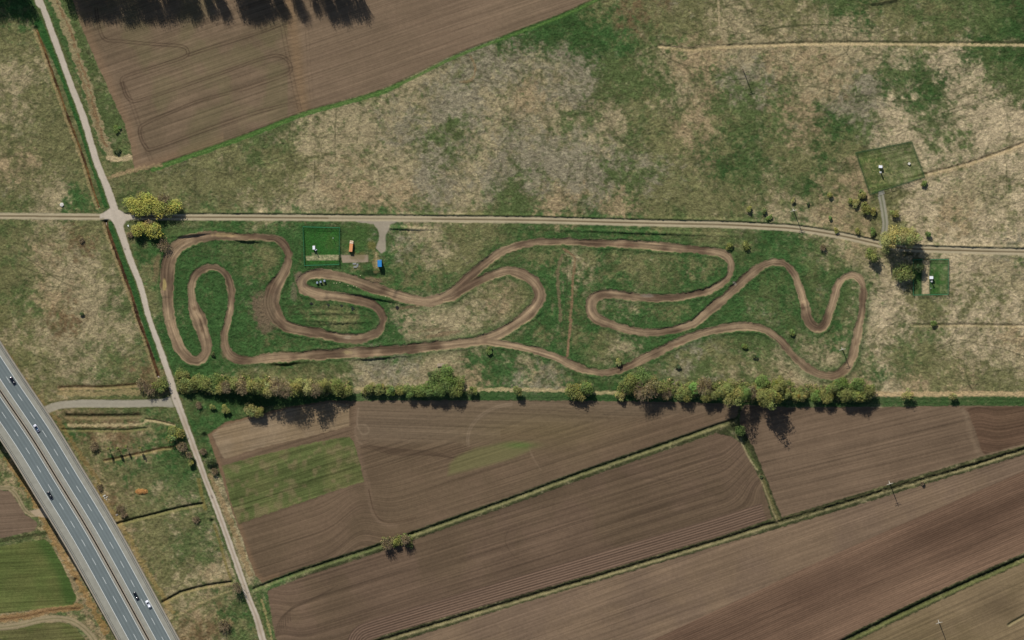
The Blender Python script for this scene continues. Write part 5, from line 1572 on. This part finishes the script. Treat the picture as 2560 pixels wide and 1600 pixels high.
LEAN_K = []
def tree(px, py, r_px, h, kind, label, cat='tree', name=None, group=None, dens=1.0, ell=1.0, seed=None, offx=0.0):
    """crown centre appears at (px,py); r_px crown radius in photo pixels; h height in metres"""
    R = r_px * S
    rs = np.random.RandomState((seed or int(px * 7 + py * 13)) % 99991)
    bare = kind in ('br', 'bt')
    zl = max(.25, h - 2 * min(R * .9, h * .42) - R * .1)
    if h > 12 or R * 4.5 < h: zl = .22 * h
    hc = (zl + h) / 2 if h <= 12 else h - R
    c = P(px, py, hc)
    name = name or {'tree': 'tree', 'bush': 'bush'}.get(cat, 'tree')
    t = thing(name, (c[0], c[1], min(0, ground_z(px, py))), label, cat, group)
    # trunk and limbs
    mb = MB()
    tr = max(.05, h * .018)
    lx, ly = rs.normal(0, .25, 2) * R * .3
    nst = 1 if h > 3 else 3
    for k in range(nst):
        bx, by = (0, 0) if nst == 1 else rs.normal(0, .12, 2) * R
        mb.tube((bx, by, -.3), (bx + lx, by + ly, zl), tr * 1.2, tr * .85, 7)
        mb.tube((bx + lx, by + ly, zl), (lx * .4, ly * .4, h * .9), tr * .85, tr * .2, 6)
    nl = 7 if h > 6 else 5
    for k in range(nl):
        a = k * 2.4 + rs.uniform(0, 1)
        z0 = zl + (h - zl) * rs.uniform(.0, .5)
        L = R * rs.uniform(.55, .9)
        e = (L * math.cos(a), L * math.sin(a) * ell, min(h * .97, z0 + L * rs.uniform(.5, 1.1)))
        mid = (e[0] * .5 + lx * .3, e[1] * .5 + ly * .3, z0 + (e[2] - z0) * .38)
        mb.tube((lx * .7, ly * .7, z0), mid, tr * .5, tr * .36, 5, cap=False)
        mb.tube(mid, e, tr * .36, tr * .08, 5, cap=False)
    mb.build('trunk', M_bark, t, True)
    if bare:
        tw = MB()
        nb = int(40 + R * 24)
        for k in range(nb):
            a = rs.uniform(0, 6.28); q = rs.uniform(.05, 1) ** .55
            z0 = zl + (h - zl) * rs.uniform(.05, .75)
            s0 = (R * q * .45 * math.cos(a), R * q * .45 * math.sin(a) * ell, z0)
            a2 = a + rs.normal(0, .35)
            e = (R * q * math.cos(a2), R * q * math.sin(a2) * ell, min(h, z0 + (h - z0) * rs.uniform(.5, 1.0)))
            tw.tube(s0, e, .06, .03, 3, cap=False)
            for j in range(3):
                f = rs.uniform(.3, .95)
                p = [s0[i] + (e[i] - s0[i]) * f for i in range(3)]
                d = rs.normal(0, 1, 3); d /= np.linalg.norm(d)
                L = rs.uniform(.4, 1.0) * min(1.0, R * .35 + .2)
                tw.tube(p, (p[0] + d[0] * L, p[1] + d[1] * L, p[2] + abs(d[2]) * L), .035, .02, 3, cap=False)
        tw.build('branches', M_twig, t)
    n_leaf = int(dens * (220 + 420 * R) * (.45 if bare else 1.0) * (1.5 if h > 12 else 1))
    nlobe = max(5, int(4 + R * 2.4))
    # lobes spread through the crown
    lc = rs.normal(size=(nlobe, 3)); lc /= np.linalg.norm(lc, axis=1)[:, None]
    lc *= (rs.uniform(.15, .68, nlobe))[:, None]
    lc[:, 2] = np.abs(lc[:, 2]) * .9 - .15
    if h > 12: lc[:, 2] = rs.uniform(-.85, .7, nlobe)
    lr = rs.uniform(.30, .46, nlobe)
    li = rs.choice(nlobe, n_leaf, p=(lr ** 2) / (lr ** 2).sum())
    d = rs.normal(size=(n_leaf, 3)); d /= np.linalg.norm(d, axis=1)[:, None]
    rad = lr[li] * rs.uniform(.55, 1.1, n_leaf)
    pts = lc[li] + d * rad[:, None]
    Hh = (h - zl) / 2
    cen = np.stack([pts[:, 0] * R * 1.22, pts[:, 1] * R * ell * 1.22, zl + Hh + pts[:, 2] * Hh * 1.05], 1)
    cen[:, 2] = np.maximum(cen[:, 2], .15)
    nrm = d * .75 + np.array([0, 0, .5]) + rs.normal(0, .45, (n_leaf, 3))
    nrm /= np.linalg.norm(nrm, axis=1)[:, None]
    size = rs.uniform(.13, .30, n_leaf) * (.75 + min(R, 5) * .09)
    base = lin(LEAFC['br' if kind == 'bt' else kind]) * 1.3
    tint = 1 + rs.normal(0, .12, (nlobe, 1)) + np.concatenate([rs.normal(0, .10, (nlobe, 1)), rs.normal(0, .03, (nlobe, 1)), rs.normal(0, .10, (nlobe, 1))], 1)
    col = base[None] * tint[li] * (1 + rs.normal(0, .15, (n_leaf, 1)))
    quad_cloud('crown', cen, nrm, size, np.clip(col, .01, .8).astype(f4), t, rs)
    return t


ORD = ['first', 'second', 'third', 'fourth', 'fifth', 'sixth', 'seventh', 'eighth', 'ninth', 'tenth', 'eleventh', 'twelfth', 'thirteenth', 'fourteenth', 'fifteenth', 'sixteenth', 'seventeenth', 'eighteenth', 'nineteenth', 'twentieth', 'twenty first', 'twenty second', 'twenty third']
CN = {'yg': 'yellow green', 'ol': 'olive', 'gr': 'green', 'br': 'bare brown', 'dk': 'dark green', 'pl': 'pale olive', 'bg': 'bright green', 'yo': 'yellowish olive', 'bt': 'bare grey'}


def row(items, frm, group):
    items = sorted(items)
    for i, it in enumerate(items):
        px, py, r, h, k = it[:5]
        sz = 'small' if r < 14 else ('large' if r >= 22 else 'medium')
        tree(px, py, r * 1.08, h, k, f'{sz} {CN[k]} tree, {ORD[i]} {frm}', 'tree', None, group, *(it[5:6]))


row([(332, 511, 21, 8, 'yg'), (353, 520, 22, 8, 'yg'), (371, 503, 25, 9, 'yg'), (397, 520, 25, 9, 'yg', .8), (434, 514, 22, 8.5, 'yg', .55), (410, 500, 18, 6, 'br'), (418, 522, 20, 8, 'yo', .6)],
    'from the crossroads, north of the farm track', 'trees by the crossroads')
row([(343, 574, 18, 8, 'yg'), (364, 570, 18, 7.5, 'yg', .8), (384, 577, 20, 8.5, 'yg'), (378, 562, 14, 6, 'br')], 'from the crossroads, south of the farm track', 'trees by the crossroads south of the track')
row([(455, 938, 16, 5, 'ol'), (466, 962, 21, 7, 'ol'), (490, 955, 18, 7, 'ol'), (512, 964, 20, 8, 'ol'), (538, 952, 20, 8, 'gr', .8), (545, 972, 17, 8, 'yo'), (566, 966, 17, 9, 'br'), (588, 962, 18, 12, 'ol'), (606, 966, 20, 13.5, 'br'),
     (628, 964, 21, 16, 'yo', .7), (650, 966, 21, 17, 'yo', .6), (668, 972, 19, 18, 'pl', .6), (694, 968, 22, 19, 'br'), (718, 974, 18, 20, 'br'), (742, 970, 21, 21, 'yo', .6), (768, 966, 22, 21, 'pl', .6), (788, 974, 19, 19, 'br'), (806, 966, 18, 17, 'yo', .7),
     (838, 970, 22, 12, 'ol'), (866, 978, 15, 8, 'ol')], 'from the dirt road in the western hedgerow', 'trees of the western hedgerow')
row([(925, 972, 15, 7, 'ol'), (950, 974, 14, 7, 'ol'), (976, 976, 13, 6, 'gr'), (1000, 976, 13, 6, 'yo'), (1024, 978, 16, 8, 'gr'), (1050, 978, 18, 9, 'gr'), (1074, 972, 20, 10, 'gr'), (1096, 950, 24, 11, 'gr'), (1122, 934, 22, 11, 'gr'),
     (1128, 962, 26, 12, 'gr'), (1098, 976, 20, 11, 'gr'), (1142, 976, 19, 10, 'ol'), (1182, 976, 12, 6, 'ol')], 'from the left in the middle hedgerow stretch', 'trees of the middle hedgerow')
row([(1295, 980, 13, 8, 'ol'), (1438, 974, 22, 8, 'ol'), (1464, 974, 21, 9, 'gr', .8), (1448, 984, 18, 8, 'ol'), (1552, 990, 14, 6, 'pl'), (1578, 962, 29, 12, 'ol', 1.2), (1606, 946, 24, 12, 'gr', .8), (1612, 972, 29, 13, 'br'), (1642, 964, 25, 12, 'ol', 1.2), (1666, 982, 15, 8, 'br')],
    'from the left of the separate rounded hedge clumps', 'trees of the hedge clumps')
row([(1712, 984, 20, 9, 'ol'), (1736, 968, 18, 9, 'bg', .8), (1762, 964, 23, 11, 'br'), (1764, 986, 18, 10, 'ol'), (1785, 988, 15, 9, 'ol'), (1818, 976, 22, 21, 'ol', .8), (1834, 988, 25, 23, 'yo', .7), (1862, 982, 18, 17, 'gr', .7), (1880, 980, 16, 12, 'br'),
     (1904, 958, 18, 14, 'gr'), (1908, 990, 26, 22, 'yo', .9), (1932, 996, 24, 23, 'yo', .8), (1946, 964, 20, 14, 'ol'), (1962, 986, 15, 10, 'ol')], 'from the left in the eastern hedgerow', 'trees of the eastern hedgerow')
row([(1990, 992, 11, 7, 'yo'), (2008, 992, 11, 7, 'yo'), (2040, 993, 15, 8, 'gr'), (2070, 988, 18, 9, 'yo'), (2084, 968, 18, 10, 'ol'), (2104, 958, 20, 11, 'gr'), (2116, 982, 22, 12, 'ol'), (2142, 962, 22, 12, 'gr'), (2150, 986, 22, 12, 'ol'), (2172, 978, 17, 10, 'ol')],
    'from the left in the hedgerow under the last track bend', 'trees of the hedgerow under the bend')
# low scrub that fills the foot of the hedgerow: too dense to count
def scrub(spans, seed):
    rs = np.random.RandomState(seed)
    cen, col, nr, sz = [], [], [], []
    pal = [LEAFC['ol'], LEAFC['yo'], LEAFC['br'], LEAFC['gr'], LEAFC['dk'], (150, 132, 92)]
    for x0, x1, ya, yb, hh, n in spans:
        for k in range(n):
            px, t_ = rs.uniform(x0, x1), rs.uniform(-1, 1)
            py = (ya + yb) / 2 + t_ * (yb - ya) / 2 + 4 * math.sin(px / 9.0) + rs.normal(0, 2)
            hb = hh * (1 - .6 * t_ * t_) * rs.uniform(.5, 1.1)
            c_ = lin(pal[rs.choice(6, p=(.32, .20, .10, .22, .08, .08))])
            p = P(px, py, hb)
            m_ = rs.randint(14, 24)
            d = rs.normal(size=(m_, 3)); d /= np.linalg.norm(d, axis=1)[:, None]
            R_ = rs.uniform(.5, 1.2)
            q = np.array(p) + d * np.array([R_, R_, min(hb * .5, R_)])
            q[:, 2] = np.maximum(q[:, 2], .1)
            cen.append(q); nr.append(d * .7 + np.array([0, 0, .6]) + rs.normal(0, .4, (m_, 3)))
            col.append(np.clip(c_[None] * 1.25 * (1 + rs.normal(0, .13)) * (1 + rs.normal(0, .18, (m_, 1))), .01, .8)); sz.append(rs.uniform(.14, .30, m_))
    nr = np.concatenate(nr); nr /= np.linalg.norm(nr, axis=1)[:, None]
    return quad_cloud('hedge_scrub', np.concatenate(cen), nr, np.concatenate(sz), np.concatenate(col).astype(f4), None, rs)
o = scrub([(444, 700, 942, 980, 3.0, 640), (700, 872, 952, 986, 3.0, 460), (905, 1095, 966, 984, 2.6, 300), (1085, 1160, 940, 986, 3.5, 160), (1430, 1482, 960, 990, 3, 90), (1545, 1685, 952, 992, 3.4, 420), (1690, 1985, 956, 998, 3.2, 1000), (1985, 2185, 964, 998, 3, 560),
           (1855, 1980, 1000, 1004, 1.0, 30), (955, 1030, 1340, 1366, 1.8, 90)], 77)
tag(o, 'low tangled scrub of olive and brown shoots along the foot of the hedgerow', 'scrub', None, 'stuff')
OT = [(2268, 986, 17, 8, 'pl', .5, 'sparse pale olive tree alone on the straw strip east of the hedgerow', 'tree'), (2382, 990, 12, 6, 'pl', .5, 'small sparse tree, the easternmost on the green verge', 'tree'),
      (1849, 1076, 17, 6.5, 'gr', 1, 'leafy green tree at the corner of the ploughed fields', 'tree'), (967, 1360, 16, 8, 'bt', .6, 'bare grey tree, left of the pair on the diagonal ditch', 'tree'),
      (990, 1354, 14, 7, 'yo', .5, 'thin yellowish tree between two bare trees on the diagonal ditch', 'tree'), (1014, 1347, 15, 7.5, 'bt', .6, 'bare grey tree, right of the pair on the diagonal ditch', 'tree'),
      (564, 1024, 11, 6, 'yo', 1, 'small round bush between the hedgerow and the pale brown field', 'bush'), (626, 1025, 18, 8, 'pl', .9, 'left half of the twin pale olive trees at the pale field edge', 'tree'),
      (648, 1028, 16, 8, 'yo', .9, 'right half of the twin olive trees at the pale field edge', 'tree'), (533, 1018, 8, 4, 'ol', 1, 'smallest bush in the bright grass below the hedgerow', 'bush'),
      (497, 1012, 9, 3.5, 'br', .7, 'brown bush nearest the road in the bright grass below the hedgerow', 'bush'),
      (438, 1086, 24, 7, 'yo', 1, 'broad yellowish olive tree west of the dirt road', 'tree'), (457, 1116, 15, 5, 'br', .6, 'bare brown bush just below the broad yellowish olive tree', 'bush'),
      (478, 1158, 9, 5, 'yo', 1, 'small yellowish tree on the verge below the broad olive tree', 'tree'), (474, 1136, 10, 6, 'br', .4, 'bare tree on the road verge casting a dark shadow', 'tree'),
      (402, 964, 22, 6.5, 'ol', .9, 'olive tree at the fork of the grey access road', 'tree'), (375, 972, 18, 5.5, 'br', .3, 'bare brown tree, right one of two left of the road fork', 'tree'),
      (354, 960, 17, 5, 'br', .3, 'bare brown tree, left one of two left of the road fork', 'tree'),
      (527, 1152, 13, 5, 'dk', .6, 'dark bush between the dirt road and the green crop', 'bush'), (508, 1128, 9, 3.5, 'br', .6, 'small brown bush across the road from the yellowish tree', 'bush'), (536, 1178, 10, 4.5, 'bt', .4, 'bare bush at the upper left corner of the green crop', 'bush'),
      (592, 1468, 17, 8, 'bt', .25, 'bare grey tree where the dirt road meets the farm lane', 'tree'), (560, 1562, 20, 4, 'bt', .3, 'wide bare bush in the bottom meadow by the dirt road', 'bush'),
      (490, 1298, 10, 3, 'bt', .4, 'lone grey bush in the meadow between two dark ditches', 'bush'), (300, 1270, 11, 3, 'br', .4, 'brown bush above the grey slab by the viaduct', 'bush'), (310, 1285, 9, 3, 'bt', .4, 'grey bush right of the grey slab by the viaduct', 'bush'),
      (236, 1116, 14, 3, 'br', .4, 'wide brown bush in the rough ground east of the viaduct', 'bush'), (250, 1218, 9, 2.5, 'br', .5, 'reddish brown bush above the rubble slabs', 'bush'),
      (2222, 604, 27, 20, 'pl', 1, 'left of the three big pale olive crowns over the farm track', 'tree'), (2252, 588, 28, 22, 'pl', 1, 'middle of the three big pale olive crowns over the farm track', 'tree'),
      (2278, 600, 24, 20, 'pl', .8, 'right of the three big pale olive crowns over the farm track', 'tree'), (2256, 682, 30, 9, 'ol', .9, 'dark olive tree west of the eastern compound', 'tree'), (2296, 670, 18, 9, 'dk', .4, 'sparse dark tree leaning over the compound fence corner', 'tree'),
      (2181, 640, 19, 9, 'ol', .9, 'round olive tree just south of the farm track, west of the big crowns', 'tree'),
      (1873, 523, 9, 4.5, 'ol', .8, 'left of three dark bushes above the farm track in the meadow', 'bush'), (1911, 526, 8, 4, 'ol', .8, 'middle of three dark bushes above the farm track in the meadow', 'bush'), (1923, 544, 8, 4, 'gr', .8, 'right of three bushes, touching the farm track edge', 'bush'),
      (1983, 501, 6, 3.5, 'pl', .8, 'small bush right above the pale power pole by the track', 'bush'), (2074, 488, 9, 5, 'yo', .8, 'bush left of the bush clump below the tilted compound', 'bush'), (2019, 510, 5, 2.5, 'dk', .8, 'tiny dark bush right of the pale power pole', 'bush'),
      (2126, 502, 7, 4, 'ol', .8, 'westernmost bush of the clump beside the access track', 'bush'), (2139, 508, 11, 4.5, 'pl', .8, 'pale bush in the middle of the clump beside the access track', 'bush'), (2155, 488, 12, 4.5, 'yo', .8, 'yellowish bush at the lower fence corner of the tilted compound', 'bush'),
      (2166, 520, 15, 5.5, 'yo', 1, 'largest yellowish bush of the clump beside the access track', 'bush'), (2182, 527, 10, 4.5, 'yo', .9, 'bush of the clump nearest the access track', 'bush'), (2077, 545, 6, 3, 'gr', .7, 'small green bush in the meadow below the power pole shadow', 'bush'),
      (2236, 534, 13, 5, 'yo', .5, 'thin yellowish bush right of the access track', 'bush'), (2310, 460, 8, 4.5, 'gr', .8, 'bush outside the lower right corner of the tilted compound', 'bush'), (2320, 582, 9, 5.5, 'gr', .6, 'bush right of the big crowns, above the farm track', 'bush'),
      (2143, 576, 8, 4, 'yo', .6, 'left bush of the pair west of the access track end', 'bush'), (2181, 580, 9, 4.5, 'gr', .7, 'right bush of the pair, beside the access track end', 'bush'), (2090, 577, 6, 3, 'yo', .6, 'low yellowish bush on the upper edge of the farm track', 'bush'),
      (2057, 618, 9, 4, 'br', .5, 'brown bush between the race track and the curving farm track', 'bush'), (1824, 614, 10, 4, 'ol', .7, 'left bush of the pair at the top right track corner', 'bush'), (1863, 613, 11, 4.5, 'ol', .7, 'right bush of the pair at the top right track corner', 'bush'),
      (1978, 832, 9, 4, 'gr', .8, 'green bush between the two eastern track bends', 'bush'), (2333, 809, 8, 4, 'gr', .6, 'small bush on the straw line in the eastern meadow', 'bush'), (1222, 876, 9, 4, 'gr', .8, 'bush just below the track fork in the middle', 'bush'),
      (1545, 906, 9, 4.5, 'pl', .8, 'pale bush on the inside of the lower track bend', 'bush'), (1696, 915, 7, 3, 'dk', .8, 'dark bush above the rounded hedge clump', 'bush'), (1888, 892, 6, 3, 'dk', .8, 'dark bush below the eastern track curve, lower of two', 'bush'), (1864, 866, 8, 3, 'gr', .8, 'dark bush below the eastern track curve, upper of two', 'bush'),
      (205, 785, 6, 3, 'dk', .9, 'lone dark bush in the western meadow', 'bush'), (204, 600, 7, 2.5, 'bt', .5, 'low brown bush in the meadow below the well cover', 'bush'), (294, 377, 8, 3, 'dk', .8, 'dark bush above the straw heap by the straight road', 'bush'), (292, 322, 10, 3, 'gr', .8, 'green bush in the verge left of the northern field', 'bush'),
      (532, 886, 6, 3, 'dk', .9, 'dark bush right of the lower left track bend', 'bush'), (2306, 1208, 5, 3, 'br', .6, 'small brown bush on the ditch right of the power pole', 'bush'), (1903, 1192, 4, 2, 'dk', .9, 'tiny dark bush in the gap of the straw strip', 'bush'), (1078, 936, 9, 5, 'dk', .8, 'dark bush left of the big green tree under the shelter', 'bush'),
      (325, 587, 8, 3, 'bt', .5, 'low bare bush under the lower yellow green trees', 'bush'), (410, 612, 20, 3.5, 'bt', .25, 'wide bare brown thicket between the crossroads trees and the track', 'bush')]
for px, py, r, h, k, dn, lab, cat in OT:
    if cat == 'bush' and r < 13: h, r = h * .72, r * 1.1
    tree(px, py, r, h, k, lab, cat, None, None, dn)
for i, (px, py) in enumerate(((271, 1122), (294, 1121), (316, 1117), (350, 1120))):
    tree(px, py, 4, 9.0, 'ol', f'slender column shaped tree, {ORD[i]} from the left of four in the rough ground', 'tree', None, 'slender trees near the viaduct', .8)
# bare wood standing just north of the photographed area; its shadows reach into the field
rf = random.Random(21)
for x0, x1, ty in ((-12, 84, 50), (176, 262, 46), (262, 345, 60), (345, 425, 54), (425, 470, 38), (478, 510, 46), (524, 580, 48), (612, 670, 60), (672, 700, 44), (706, 726, 56), (738, 752, 34), (758, 776, 60), (796, 826, 32), (826, 912, 54)):
    tx = x0 + 6
    while tx < x1:
        h = 17 + rf.uniform(0, 8)
        t_y = ty + rf.uniform(-16, 6)
        tree(tx - 36 + rf.uniform(-4, 4), min(-34, t_y - h * 1.133 / S + 20), 17, h, 'bt', 'tall bare tree of the wood beyond the northern edge', 'tree', None, 'bare wood beyond the northern field', .42)
        tx += rf.uniform(8, 14)
# ------------------------------------------------------------------ light and camera
w = bpy.data.worlds.new('World')
sc.world = w
w.use_nodes = True
nt = w.node_tree
for n in list(nt.nodes): nt.nodes.remove(n)
sky = nt.nodes.new('ShaderNodeTexSky')
sky.sky_type = 'NISHITA'
sky.sun_disc = False
sky.sun_elevation = SUN_EL
sky.sun_rotation = math.atan2(-SUN_DIR[0], -SUN_DIR[1])
sky.altitude = 100
bg = nt.nodes.new('ShaderNodeBackground')
bg.inputs['Strength'].default_value = 0.07
ow = nt.nodes.new('ShaderNodeOutputWorld')
nt.links.new(sky.outputs[0], bg.inputs['Color'])
nt.links.new(bg.outputs[0], ow.inputs['Surface'])
sl = bpy.data.lights.new('sun', 'SUN')
sl.energy = 4.2
sl.angle = math.radians(0.5)
sl.color = (1.0, 0.955, 0.89)
so = bpy.data.objects.new('sun', sl)
COL.objects.link(so)
from mathutils import Vector
sd_ = Vector((SUN_DIR[0] * math.cos(SUN_EL), SUN_DIR[1] * math.cos(SUN_EL), -math.sin(SUN_EL)))
so.rotation_euler = sd_.to_track_quat('-Z', 'Y').to_euler()
so.location = (0, 0, 300)
cd = bpy.data.cameras.new('camera')
co_ = bpy.data.objects.new('camera', cd)
COL.objects.link(co_)
co_.location = CAM
co_.rotation_euler = (-TILT, 0, 0)
cd.sensor_width = 36
cd.sensor_fit = 'HORIZONTAL'
cd.lens = 36 * DIST / (2560 * S)
cd.clip_start = 10
cd.clip_end = 60000
sc.camera = co_
sc.render.resolution_x, sc.render.resolution_y = 1024, 640
sc.view_settings.view_transform = 'Standard'
sc.view_settings.look = 'None'
sc.view_settings.exposure = 0
sc.cycles.max_bounces = 4
